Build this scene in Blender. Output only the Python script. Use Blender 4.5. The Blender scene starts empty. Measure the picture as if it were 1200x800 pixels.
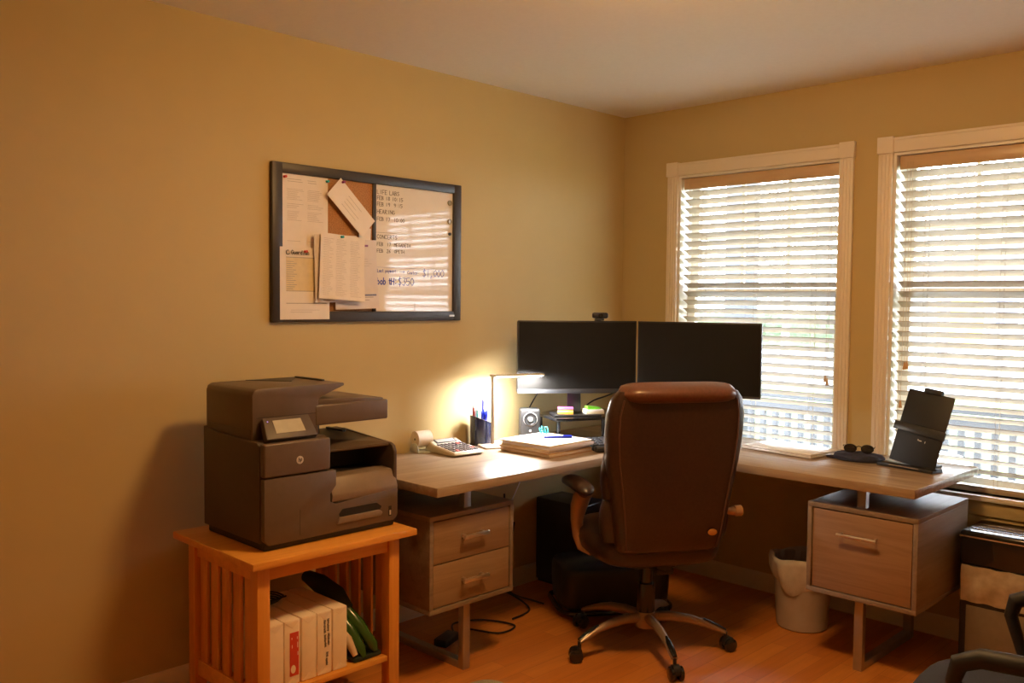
import bpy, bmesh, math, random
from mathutils import Vector, Matrix
random.seed(7)
PI = math.pi
SC = bpy.context.scene
COL = SC.collection

# ------------------------------------------------------------------ camera, world, light, exposure
CAM = Vector((3.094, -4.011, 1.421))
def set_camera():
    yaw, pitch, roll = (math.radians(a) for a in (44.627, -2.578, .537))
    f = Vector((-math.sin(yaw)*math.cos(pitch), math.cos(yaw)*math.cos(pitch), math.sin(pitch)))
    r = Vector((math.cos(yaw), math.sin(yaw), 0)); u = r.cross(f)
    r2 = r*math.cos(roll)+u*math.sin(roll); u2 = -r*math.sin(roll)+u*math.cos(roll)
    m = Matrix((r2, u2, -f)).transposed().to_4x4(); m.translation = CAM
    cd = bpy.data.cameras.new('camera'); co = bpy.data.objects.new('camera', cd); COL.objects.link(co)
    cd.sensor_width = 36; cd.lens = 1051.5/1200*36; cd.clip_start = .05; cd.clip_end = 300
    co.matrix_world = m; SC.camera = co
set_camera()
SKY = 24.0; LAMP = 94.0; DESKLAMP = 640.0
w = bpy.data.worlds.new('overcast_sky'); SC.world = w; w.use_nodes = True
nt = w.node_tree; bg = nt.nodes['Background']
tc = nt.nodes.new('ShaderNodeTexCoord'); sx = nt.nodes.new('ShaderNodeSeparateXYZ'); cr = nt.nodes.new('ShaderNodeValToRGB')
nt.links.new(tc.outputs['Generated'], sx.inputs[0]); nt.links.new(sx.outputs['Z'], cr.inputs[0]); nt.links.new(cr.outputs[0], bg.inputs[0])
cr.color_ramp.elements[0].color = (.90, .93, 1.0, 1); cr.color_ramp.elements[1].color = (.72, .82, 1.0, 1)
bg.inputs[1].default_value = SKY
SC.view_settings.view_transform = 'Standard'; SC.view_settings.look = 'None'
SC.view_settings.gamma = 1; SC.view_settings.exposure = 0.12; SC.view_settings.use_curve_mapping = False
SC.cycles.use_denoising = True
SC.cycles.max_bounces = 10; SC.cycles.diffuse_bounces = 6; SC.cycles.caustics_reflective = False; SC.cycles.caustics_refractive = False
SC.cycles.sample_clamp_indirect = 6.0

# ------------------------------------------------------------------ materials
def nodes(name):
    m = bpy.data.materials.new(name); m.use_nodes = True
    return m, m.node_tree, m.node_tree.nodes['Principled BSDF']
def mat(name, c, rough=.5, metal=0, coat=0, var=.06, scale=30, bump=0, spec=.5, trans=0, alpha=1):
    m, t, b = nodes(name)
    b.inputs['Roughness'].default_value = rough; b.inputs['Metallic'].default_value = metal
    b.inputs['Coat Weight'].default_value = coat; b.inputs['Specular IOR Level'].default_value = spec
    b.inputs['Transmission Weight'].default_value = trans; b.inputs['Alpha'].default_value = alpha
    co = t.nodes.new('ShaderNodeTexCoord'); n = t.nodes.new('ShaderNodeTexNoise'); n.inputs['Scale'].default_value = scale
    n.inputs['Detail'].default_value = 4
    r = t.nodes.new('ShaderNodeValToRGB')
    r.color_ramp.elements[0].position = .3; r.color_ramp.elements[1].position = .7
    r.color_ramp.elements[0].color = tuple(max(0, v*(1-var)) for v in c)+(1,)
    r.color_ramp.elements[1].color = tuple(min(1, v*(1+var)) for v in c)+(1,)
    t.links.new(co.outputs['Object'], n.inputs['Vector']); t.links.new(n.outputs['Fac'], r.inputs[0]); t.links.new(r.outputs[0], b.inputs['Base Color'])
    if bump:
        bp = t.nodes.new('ShaderNodeBump'); bp.inputs['Strength'].default_value = bump; bp.inputs['Distance'].default_value = .002
        t.links.new(n.outputs['Fac'], bp.inputs['Height']); t.links.new(bp.outputs[0], b.inputs['Normal'])
    return m
def wood(name, c1, c2, axis='y', rough=.4, scale=1.0, coat=0, stretch=14):
    m, t, b = nodes(name)
    co = t.nodes.new('ShaderNodeTexCoord'); mp = t.nodes.new('ShaderNodeMapping')
    s = [stretch*scale]*3; s['xyz'.index(axis)] = 1.0*scale; mp.inputs['Scale'].default_value = s
    n = t.nodes.new('ShaderNodeTexNoise'); n.inputs['Scale'].default_value = 2.2; n.inputs['Detail'].default_value = 8; n.inputs['Roughness'].default_value = .65
    n.inputs['Distortion'].default_value = .6
    r = t.nodes.new('ShaderNodeValToRGB'); r.color_ramp.elements[0].position = .32; r.color_ramp.elements[1].position = .68
    r.color_ramp.elements[0].color = c1+(1,); r.color_ramp.elements[1].color = c2+(1,)
    t.links.new(co.outputs['Object'], mp.inputs[0]); t.links.new(mp.outputs[0], n.inputs['Vector']); t.links.new(n.outputs['Fac'], r.inputs[0])
    t.links.new(r.outputs[0], b.inputs['Base Color'])
    bp = t.nodes.new('ShaderNodeBump'); bp.inputs['Strength'].default_value = .12; bp.inputs['Distance'].default_value = .001
    t.links.new(n.outputs['Fac'], bp.inputs['Height']); t.links.new(bp.outputs[0], b.inputs['Normal'])
    b.inputs['Roughness'].default_value = rough; b.inputs['Coat Weight'].default_value = coat
    return m
def emit(name, c, s):
    m, t, b = nodes(name); b.inputs['Base Color'].default_value = c+(1,)
    b.inputs['Emission Color'].default_value = c+(1,); b.inputs['Emission Strength'].default_value = s
    return m
def floor_mat():
    m, t, b = nodes('laminate_planks')
    co = t.nodes.new('ShaderNodeTexCoord'); mp = t.nodes.new('ShaderNodeMapping'); mp.inputs['Rotation'].default_value = (0, 0, PI/2)
    br = t.nodes.new('ShaderNodeTexBrick'); br.inputs['Scale'].default_value = 1; br.inputs['Brick Width'].default_value = .6
    br.inputs['Row Height'].default_value = .075; br.inputs['Mortar Size'].default_value = .0012; br.inputs['Mortar Smooth'].default_value = .2
    br.offset = .37; br.inputs['Color1'].default_value = (.56, .19, .035, 1); br.inputs['Color2'].default_value = (.68, .27, .06, 1); br.inputs['Mortar'].default_value = (.42, .14, .03, 1)
    mp2 = t.nodes.new('ShaderNodeMapping'); mp2.inputs['Scale'].default_value = (16, 1.2, 16)
    n = t.nodes.new('ShaderNodeTexNoise'); n.inputs['Scale'].default_value = 2.5; n.inputs['Detail'].default_value = 7; n.inputs['Distortion'].default_value = .8
    r = t.nodes.new('ShaderNodeValToRGB'); r.color_ramp.elements[0].color = (.72, .66, .6, 1); r.color_ramp.elements[1].color = (1.12, 1.1, 1.05, 1)
    mx = t.nodes.new('ShaderNodeMix'); mx.data_type = 'RGBA'; mx.blend_type = 'MULTIPLY'; mx.inputs[0].default_value = 1
    t.links.new(co.outputs['Object'], mp.inputs[0]); t.links.new(mp.outputs[0], br.inputs['Vector'])
    t.links.new(co.outputs['Object'], mp2.inputs[0]); t.links.new(mp2.outputs[0], n.inputs['Vector']); t.links.new(n.outputs['Fac'], r.inputs[0])
    t.links.new(br.outputs['Color'], mx.inputs[6]); t.links.new(r.outputs[0], mx.inputs[7]); t.links.new(mx.outputs[2], b.inputs['Base Color'])
    b.inputs['Roughness'].default_value = .36
    return m
M = dict(
    wall=mat('wall_paint', (.56, .435, .21), .75, var=.015, scale=6, bump=.03),
    ceil=mat('ceiling_paint', (.90, .89, .86), .9, var=.015, scale=60, bump=.1),
    trim=mat('trim_paint', (.84, .77, .68), .38, var=.02, scale=8),
    vinyl=mat('window_vinyl', (.86, .86, .82), .35, var=.02),
    slat=mat('blind_slat', (.44, .37, .265), .42, var=.03, scale=12),
    valance=wood('blind_valance_shaded', (.60, .43, .27), (.66, .48, .30), 'x', .3),  # tan tint puts the headrail's shade into its colour
    cord=mat('blind_cord', (.55, .42, .28), .8),
    tassel=mat('tassel_wood', (.62, .36, .16), .4),
    floor=floor_mat(),
    desk=wood('desk_laminate', (.27, .195, .135), (.43, .33, .24), 'y', .34),
    deskx=wood('desk_laminate_cross', (.27, .185, .125), (.43, .32, .215), 'x', .27),
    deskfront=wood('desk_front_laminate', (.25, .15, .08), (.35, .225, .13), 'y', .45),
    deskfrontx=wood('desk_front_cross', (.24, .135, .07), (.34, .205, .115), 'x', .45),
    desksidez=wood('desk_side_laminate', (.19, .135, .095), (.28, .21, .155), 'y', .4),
    steel=mat('grey_steel', (.42, .40, .38), .38, .75),
    handle=mat('brushed_handle', (.72, .66, .58), .3, .9),
    honey=wood('honey_pine', (.64, .25, .035), (.78, .34, .06), 'z', .38, coat=.15),
    honeyx=wood('honey_pine_top', (.68, .28, .04), (.84, .39, .075), 'y', .35, coat=.2),
    shelfdark=wood('honey_back', (.36, .13, .03), (.46, .18, .05), 'z', .5),
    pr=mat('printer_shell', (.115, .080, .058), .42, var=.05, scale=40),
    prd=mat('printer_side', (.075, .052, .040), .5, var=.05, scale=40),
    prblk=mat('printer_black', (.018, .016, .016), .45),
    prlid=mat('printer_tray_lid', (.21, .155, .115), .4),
    prscreen=mat('printer_screen', (.44, .41, .33), .25),
    logo=mat('logo_silver', (.66, .63, .58), .35, .3),
    blk=mat('black_plastic', (.016, .016, .018), .4, var=.1),
    blkg=mat('black_gloss', (.012, .012, .014), .18, coat=.4),
    scr=mat('monitor_panel', (.010, .0095, .009), .55, spec=.2),
    chin=mat('monitor_chin', (.045, .047, .052), .35),
    dgrey=mat('dark_grey_plastic', (.06, .062, .068), .45),
    key=mat('key_cap', (.05, .055, .07), .4),
    bfr=mat('board_frame', (.035, .028, .026), .42),
    cork=mat('cork', (.42, .20, .075), .85, var=.3, scale=220, bump=.4),
    wb=mat('whiteboard_enamel', (.80, .75, .68), .06, var=.01, coat=.22, spec=.4),
    paper=mat('paper', (.82, .76, .70), .8, var=.02),
    paperb=mat('paper_back', (.72, .66, .64), .8, var=.03),
    papery=mat('paper_tint', (.74, .62, .40), .8),
    ink=mat('print_ink', (.42, .37, .33), .8),
    inkd=mat('dark_ink', (.10, .09, .08), .8),
    inkb=mat('blue_marker', (.03, .06, .42), .5),
    inkg=mat('marker_ink', (.13, .11, .09), .6),
    purplep=mat('purple_print', (.26, .12, .30), .7), bluep=mat('blue_grey_print', (.16, .17, .28), .7),
    red=mat('red_plastic', (.62, .05, .03), .35), teal=mat('teal_plastic', (.03, .42, .42), .35),
    purple=mat('purple_plastic', (.30, .03, .16), .35), white=mat('white_plastic', (.85, .84, .82), .35),
    clear=mat('clear_magnet', (.6, .58, .52), .15, trans=.5),
    leather=mat('brown_leather', (.040, .019, .013), .30, var=.16, scale=90, bump=.35, coat=.12),
    leatherl=mat('brown_leather_roll', (.12, .048, .028), .36, var=.14, scale=90, bump=.3, coat=.15),
    pipe=mat('leather_piping', (.10, .045, .03), .35),
    bronze=mat('bronze_arm', (.48, .29, .16), .38, .35),
    base=mat('base_pewter', (.36, .26, .19), .35, .55),
    tape=mat('paper_roll', (.86, .80, .72), .7), blu=mat('pale_holder', (.52, .60, .62), .35),
    calc=mat('calculator_shell', (.62, .55, .40), .4), calct=mat('calculator_face', (.82, .80, .76), .35),
    lcd=mat('lcd', (.62, .68, .70), .2), keyd=mat('calculator_key', (.09, .08, .09), .4), keyr=mat('calculator_red_key', (.55, .10, .10), .4),
    cup=mat('pen_cup', (.010, .012, .04), .25, coat=.4), pb=mat('blue_pen', (.02, .04, .55), .3), pg=mat('grey_pen', (.35, .35, .38), .3),
    lampp=mat('lamp_white', (.86, .82, .76), .35), pink=mat('pink_note', (.75, .12, .45), .7), orange=mat('orange_note', (.85, .42, .05), .7),
    green=mat('green_note', (.18, .70, .05), .7), cream=mat('cream_note', (.85, .80, .62), .7),
    armb=mat('matte_black_arm', (.010, .011, .016), .6),
    spk=mat('speaker_shell', (.028, .028, .030), .55), stp=mat('stacked_pages_shaded', (.60, .47, .34), .8, var=.12, scale=260), fold=mat('tan_folder_shaded', (.46, .28, .12), .7),  # pages and folders darkened to carry the shade on the stack's front edges
    lap=mat('laptop_silver_sheen', (.86, .85, .84), .25, .15), navy=mat('navy_cloth', (.025, .03, .065), .85, var=.2, scale=80, bump=.4),  # laptop tone lightened to carry the window's reflection on its lid
    lens=mat('sunglass_lens', (.012, .012, .014), .1, coat=.6), doc=mat('document_holder', (.010, .010, .011), .5), docb=mat('document_bar', (.035, .038, .042), .3),
    bag=mat('bin_liner', (.62, .58, .56), .4, var=.12, scale=25, bump=.5, alpha=.86), bin=mat('grey_bin', (.42, .37, .34), .5, var=.08, scale=14),
    bagc=mat('clear_bag', (.55, .45, .33), .25, var=.2, scale=22, bump=.8, alpha=.75),
    shredw=mat('shredder_window', (.20, .165, .12), .3), chrome=mat('bright_trim', (.75, .75, .78), .2, .9),
    navyf=mat('navy_upholstery', (.018, .021, .038), .9, var=.25, scale=300, bump=.4),
    reamw=mat('ream_wrap', (.90, .78, .62), .5, var=.03), reamr=mat('ream_label_red', (.62, .06, .03), .5),
    gdk=mat('dark_green_cloth', (.014, .03, .02), .6), ggr=mat('green_gloss', (.032, .095, .014), .25, coat=.5), pale=mat('pale_tan', (.60, .45, .30), .6),
    rug=mat('beige_rug', (.42, .36, .27), .95, var=.2, scale=200, bump=.5),
    postm=mat('porch_grey', (.036, .039, .045), .7), deck=mat('porch_deck', (.20, .20, .20), .8), lawn=mat('lawn_grass', (.09, .125, .035), .95, var=.3, scale=3),
    street=mat('pavement', (.36, .36, .37), .9), hedge=mat('hedge_leaf', (.06, .08, .04), .9, var=.5, scale=9), house=mat('house_siding', (.35, .35, .35), .8),
    roof=mat('house_roof', (.16, .17, .19), .8), hwin=mat('house_glass', (.05, .06, .08), .2), yel=mat('yellow_door', (.30, .22, .05), .6), bark=mat('bark', (.20, .17, .15), .9),
)
def glass_mat():
    m = bpy.data.materials.new('window_glass'); m.use_nodes = True; t = m.node_tree; t.nodes.clear()
    o = t.nodes.new('ShaderNodeOutputMaterial'); tr = t.nodes.new('ShaderNodeBsdfTransparent'); gl = t.nodes.new('ShaderNodeBsdfGlossy')
    gl.inputs['Roughness'].default_value = .02; mx = t.nodes.new('ShaderNodeMixShader'); mx.inputs[0].default_value = .06
    tr.inputs[0].default_value = (.95, .97, .97, 1)
    t.links.new(tr.outputs[0], mx.inputs[1]); t.links.new(gl.outputs[0], mx.inputs[2]); t.links.new(mx.outputs[0], o.inputs[0])
    return m
M['glass'] = glass_mat()

# ------------------------------------------------------------------ mesh builder
class MB:
    def __init__(s): s.bm = bmesh.new()
    def _merge(s, b, mi=0):
        for f in b.faces: f.material_index = mi
        me = bpy.data.meshes.new('tmp'); b.to_mesh(me); b.free(); s.bm.from_mesh(me); bpy.data.meshes.remove(me); return s
    def box(s, x0, x1, y0, y1, z0, z1, bev=0, seg=2, mi=0, mx=None):
        b = bmesh.new(); bmesh.ops.create_cube(b, size=1)
        for v in b.verts:
            v.co = Vector(((x0+x1)/2+v.co.x*(x1-x0), (y0+y1)/2+v.co.y*(y1-y0), (z0+z1)/2+v.co.z*(z1-z0)))
        if bev: bmesh.ops.bevel(b, geom=b.edges[:], offset=bev, segments=seg, profile=.5, affect='EDGES')
        if mx is not None: b.transform(mx)
        return s._merge(b, mi)
    def prism(s, pts, axis, a, b_, bev=0, seg=2, mi=0, mx=None):
        # pts 2D in the two remaining axes (in xyz order), extruded along axis from a to b_
        b = bmesh.new(); k = 'xyz'.index(axis)
        def mk(p, h):
            c = [p[0], p[1]]; c.insert(k, h); return b.verts.new(c)
        A = [mk(p, a) for p in pts]; B = [mk(p, b_) for p in pts]; n = len(pts)
        b.faces.new(A[::-1]); b.faces.new(B)
        for i in range(n): b.faces.new((A[i], A[(i+1) % n], B[(i+1) % n], B[i]))
        bmesh.ops.recalc_face_normals(b, faces=b.faces)
        if bev: bmesh.ops.bevel(b, geom=b.edges[:], offset=bev, segments=seg, profile=.5, affect='EDGES')
        if mx is not None: b.transform(mx)
        return s._merge(b, mi)
    def tube(s, pts, r, seg=10, mi=0, closed=False, flat=None):
        # r: number or list ; flat: (scale along side) for oval section
        pts = [Vector(p) for p in pts]; n = len(pts)
        R = [r]*n if not isinstance(r, (list, tuple)) else list(r)
        b = bmesh.new(); rings = []; up = None
        for i, p in enumerate(pts):
            if closed: d = pts[(i+1) % n]-pts[i-1]
            else: d = pts[min(i+1, n-1)]-pts[max(i-1, 0)]
            d.normalize()
            if up is None:
                up = Vector((0, 0, 1)) if abs(d.z) < .9 else Vector((1, 0, 0))
            u = (up-d*up.dot(d)).normalized(); v = d.cross(u); up = u
            rings.append([b.verts.new(p+(u*math.cos(2*PI*k/seg)+v*math.sin(2*PI*k/seg)*(flat or 1))*R[i]) for k in range(seg)])
        for i in range(n if closed else n-1):
            A, B = rings[i], rings[(i+1) % n]
            for k in range(seg): b.faces.new((A[k], A[(k+1) % seg], B[(k+1) % seg], B[k]))
        if not closed: b.faces.new(rings[0][::-1]); b.faces.new(rings[-1])
        bmesh.ops.recalc_face_normals(b, faces=b.faces)
        return s._merge(b, mi)
    def lathe(s, prof, c=(0, 0, 0), seg=32, mi=0, mx=None, sy=1):
        b = bmesh.new(); rings = []
        for r, z in prof:
            rings.append([b.verts.new((max(r, 1e-5)*math.cos(2*PI*k/seg), sy*max(r, 1e-5)*math.sin(2*PI*k/seg), z)) for k in range(seg)])
        for A, B in zip(rings, rings[1:]):
            for k in range(seg): b.faces.new((A[k], A[(k+1) % seg], B[(k+1) % seg], B[k]))
        bmesh.ops.remove_doubles(b, verts=b.verts, dist=2e-5); bmesh.ops.recalc_face_normals(b, faces=b.faces)
        if mx is not None: b.transform(mx)
        b.transform(Matrix.Translation(c))
        return s._merge(b, mi)
    def loft(s, rings, mi=0, cap=True, closed=True):
        b = bmesh.new(); V = [[b.verts.new(p) for p in r] for r in rings]
        for A, B in zip(V, V[1:]):
            n = len(A)
            for k in range(n if closed else n-1): b.faces.new((A[k], A[(k+1) % n], B[(k+1) % n], B[k]))
        if cap and closed: b.faces.new(V[0][::-1]); b.faces.new(V[-1])
        bmesh.ops.recalc_face_normals(b, faces=b.faces)
        return s._merge(b, mi)
    def build(s, name, m, parent=None, mx=None, ang=38, smooth=True):
        me = bpy.data.meshes.new(name)
        if mx is not None: s.bm.transform(mx)
        s.bm.to_mesh(me); s.bm.free()
        for k in (m if isinstance(m, (list, tuple)) else [m]): me.materials.append(k)
        if smooth:
            me.polygons.foreach_set('use_smooth', [True]*len(me.polygons)); me.set_sharp_from_angle(angle=math.radians(ang))
        o = bpy.data.objects.new(name, me); COL.objects.link(o)
        if parent: o.parent = parent
        return o
def tag(o, label=None, cat=None, group=None, kind=None):
    for k, v in (('label', label), ('category', cat), ('group', group), ('kind', kind)):
        if v: o[k] = v
    return o
def thing(name, label, cat, loc=(0, 0, 0), rz=0, group=None, kind=None):
    o = bpy.data.objects.new(name, None); COL.objects.link(o); o.empty_display_size = .05
    o.location = loc; o.rotation_euler = (0, 0, rz)
    return tag(o, label, cat, group, kind)
def centred(o):
    """move a parentless mesh's origin to the bottom centre of its bounds"""
    vs = [v.co for v in o.data.vertices]
    c = Vector(((min(v.x for v in vs)+max(v.x for v in vs))/2, (min(v.y for v in vs)+max(v.y for v in vs))/2, min(v.z for v in vs)))
    o.data.transform(Matrix.Translation(-c)); o.location = c
    return o
def sup(cx, cy, z, a, b, n=4, seg=28):
    out = []
    for k in range(seg):
        t = 2*PI*k/seg; c, s_ = math.cos(t), math.sin(t)
        out.append(Vector((cx+a*math.copysign(abs(c)**(2/n), c), cy+b*math.copysign(abs(s_)**(2/n), s_), z)))
    return out
def RZ(a): return Matrix.Rotation(a, 4, 'Z')
def TR(x, y, z): return Matrix.Translation((x, y, z))

# stroke lettering, hand-drawn capitals and numerals on a 4 x 6 grid
GLY = {
 'A': [[(0,0),(2,6),(4,0)],[(1,2),(3,2)]], 'B': [[(0,0),(0,6),(3,5.5),(3,3.6),(0,3),(3.6,2.4),(3.4,.4),(0,0)]], 'C': [[(4,5),(2,6),(0,4),(0,2),(2,0),(4,1)]],
 'D': [[(0,0),(0,6),(3,5),(4,3),(3,.8),(0,0)]], 'E': [[(4,6),(0,6),(0,0),(4,0)],[(0,3),(3,3)]], 'F': [[(4,6),(0,6),(0,0)],[(0,3),(3,3)]],
 'G': [[(4,5),(2,6),(0,4),(0,2),(2,0),(4,1),(4,3),(2.4,3)]], 'H': [[(0,0),(0,6)],[(4,0),(4,6)],[(0,3),(4,3)]], 'I': [[(2,0),(2,6)]], 'L': [[(0,6),(0,0),(4,0)]],
 'M': [[(0,0),(0,6),(2,3),(4,6),(4,0)]], 'N': [[(0,0),(0,6),(4,0),(4,6)]], 'O': [[(2,6),(0,4),(0,2),(2,0),(4,2),(4,4),(2,6)]], 'P': [[(0,0),(0,6),(3.6,5.4),(3.6,3.4),(0,3)]],
 'R': [[(0,0),(0,6),(3.6,5.4),(3.6,3.6),(0,3),(4,0)]], 'S': [[(4,5.2),(2,6),(0,4.8),(4,1.6),(2,0),(0,.8)]], 'T': [[(0,6),(4,6)],[(2,6),(2,0)]], 'U': [[(0,6),(0,1),(2,0),(4,1),(4,6)]],
 '0': [[(2,6),(0,4),(0,2),(2,0),(4,2),(4,4),(2,6)]], '1': [[(2,6),(2,0)]], '2': [[(0,5),(2,6),(4,4.6),(0,0),(4,0)]], '3': [[(0,6),(4,6),(2,3.5),(4,2),(2,0),(0,.6)]],
 '5': [[(4,6),(.4,6),(.2,3.4),(3,3.6),(4,1.8),(2,0),(0,.5)]], '6': [[(3.4,6),(.4,3),(.4,.8),(2,0),(4,1.4),(2.4,3),(.4,2)]], '7': [[(0,6),(4,6),(1.6,0)]],
 '8': [[(2,3.2),(.4,4.6),(2,6),(3.6,4.6),(2,3.2),(0,1.4),(2,0),(4,1.4),(2,3.2)]], '9': [[(3.6,3.6),(1,3),(.4,4.8),(2,6),(3.6,5),(3.6,3),(2.4,0)]],
 ':': [[(2,1),(2,1.6)],[(2,4),(2,4.6)]], ',': [[(2,.8),(1,-1.4)]], '$': [[(4,5.2),(2,5.8),(.2,4.6),(4,1.6),(2,.3),(0,1)],[(2,7),(2,-1)]], '>': [[(-2,3),(4,3),(2.4,4.4)],[(4,3),(2.4,1.6)]], '.': [[(1.6,0),(2.2,0)]],
 'a': [[(3.4,3.6),(1,3.6),(.2,1.6),(1.2,.2),(3.2,1.2),(3.4,3.6),(3.8,.2)]], 's': [[(3.4,3.4),(1.4,3.8),(.6,2.8),(3.2,1.2),(1.8,0),(.2,.6)]], 't': [[(1.8,5.6),(1.8,.6),(3.2,.2)],[(.4,3.8),(3.4,3.8)]],
 'p': [[(.4,3.8),(.4,-2)],[(.4,3),(2,4),(3.6,2.4),(2.6,.4),(.4,.8)]], 'y': [[(.4,3.8),(1.8,.6)],[(3.6,3.8),(.8,-2)]], 'm': [[(.2,0),(.2,3.8),(1.4,3.6),(1.8,0),(1.8,3),(3.2,3.8),(3.8,0)]],
 'e': [[(.4,2),(3.4,2.2),(2.4,3.8),(.8,3.2),(.4,1),(2,0),(3.6,.8)]], 'n': [[(.4,0),(.4,3.8)],[(.4,3),(2.4,3.9),(3.4,2.8),(3.4,0)]], 'o': [[(2,3.8),(.4,2.6),(.6,.6),(2,0),(3.4,1),(3.4,2.8),(2,3.8)]],
 'c': [[(3.6,3.2),(2,3.8),(.4,2.2),(1.4,.2),(3.6,.6)]], 'b': [[(.4,6),(.4,.2),(2.4,0),(3.6,1.8),(2.4,3.6),(.4,2.8)]], 'h': [[(.4,0),(.4,6)],[(.4,3),(2.4,3.8),(3.4,2.6),(3.4,0)]],
 'u': [[(.4,3.8),(.6,.6),(2.2,0),(3.4,1),(3.4,3.8),(3.6,0)]], 'r': [[(.6,0),(.6,3.8)],[(.6,2.8),(2,3.8),(3.2,3.4)]], 'd': [[(3.4,6),(3.4,0)],[(3.4,3),(1.6,3.8),(.4,2),(1.6,.1),(3.4,.8)]],
 'i': [[(2,0),(2,3.6)],[(2,5),(2,5.4)]], 'l': [[(2,0),(2,6)]], 'f': [[(3.4,5.6),(2.2,6),(1.6,4.6),(1.6,0)],[(.4,3.6),(3,3.6)]],
}
def letter(mb, text, u, v, h, wl=None, adv=1.45, jit=.0, th=.0009, shear=0, to3=None, depth=.0005, mi=0):
    """ribbon lettering; to3 maps (u, v, d) to space"""
    rnd = random.Random(hash(len(text))+ord(text[0])); s = h/6; wl = wl or s
    for ch in text:
        if ch == ' ': u += 4*wl*adv*.8; continue
        for st in GLY.get(ch, []):
            pts = [(u+(x+shear*y)*wl+rnd.uniform(-jit, jit), v+y*s+rnd.uniform(-jit, jit)) for x, y in st]
            for (a, b), (c, d) in zip(pts, pts[1:]):
                L = math.hypot(c-a, d-b) or 1e-6; nx, ny = -(d-b)/L*th, (c-a)/L*th; ex, ey = (c-a)/L*th*.6, (d-b)/L*th*.6
                q = [(a-ex+nx, b-ey+ny), (a-ex-nx, b-ey-ny), (c+ex-nx, d+ey-ny), (c+ex+nx, d+ey+ny)]
                bm = mb.bm; A = [bm.verts.new(to3(p, r, 0)) for p, r in q]; B = [bm.verts.new(to3(p, r, depth)) for p, r in q]
                fs = [bm.faces.new(B), bm.faces.new(A[::-1])]+[bm.faces.new((A[i], A[(i+1) % 4], B[(i+1) % 4], B[i])) for i in range(4)]
                for f in fs: f.material_index = mi
        u += 4*wl*adv
    return u

# ================================================================== THE ROOM
W, L, H = 4.05, 4.95, 2.44
W1 = (.365, 1.25); W2 = (1.488, 2.373); WZ = (.635, 2.088)
tag(MB().box(-.1, W+.1, -L-.1, .16, -.1, 0).build('floor', M['floor'], smooth=False), kind='structure')
tag(MB().box(-.1, W+.1, -L-.1, .16, H, H+.1).build('ceiling', M['ceil'], smooth=False), kind='structure')
tag(MB().box(-.1, 0, -L-.1, .16, 0, H).build('wall_left', M['wall'], smooth=False), kind='structure')
b = MB()
xs = [0, W1[0], W1[1], W2[0], W2[1], W]
for i in range(0, 5, 2): b.box(xs[i], xs[i+1], 0, .15, 0, H)
for a in (W1, W2): b.box(a[0], a[1], 0, .15, 0, WZ[0]).box(a[0], a[1], 0, .15, WZ[1], H)
bmesh.ops.remove_doubles(b.bm, verts=b.bm.verts, dist=1e-5)
tag(b.build('wall_back', M['wall'], smooth=False), kind='structure')
tag(MB().box(W, W+.1, -L-.1, .16, 0, H).build('wall_right', M['wall'], smooth=False), kind='structure')
tag(MB().box(0, W, -L-.1, -L, 0, H).build('wall_near', M['wall'], smooth=False), kind='structure')
BP = [(0, 0), (.014, 0), (.014, .07), (.009, .083), (.006, .09), (0, .09)]
tag(MB().prism(BP, 'y', -L, -.0, mx=None).build('baseboard_left', M['trim']), kind='structure')
tag(MB().prism([(-x, z) for x, z in BP], 'x', .014, W).build('baseboard_back', M['trim']), kind='structure')

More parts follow.
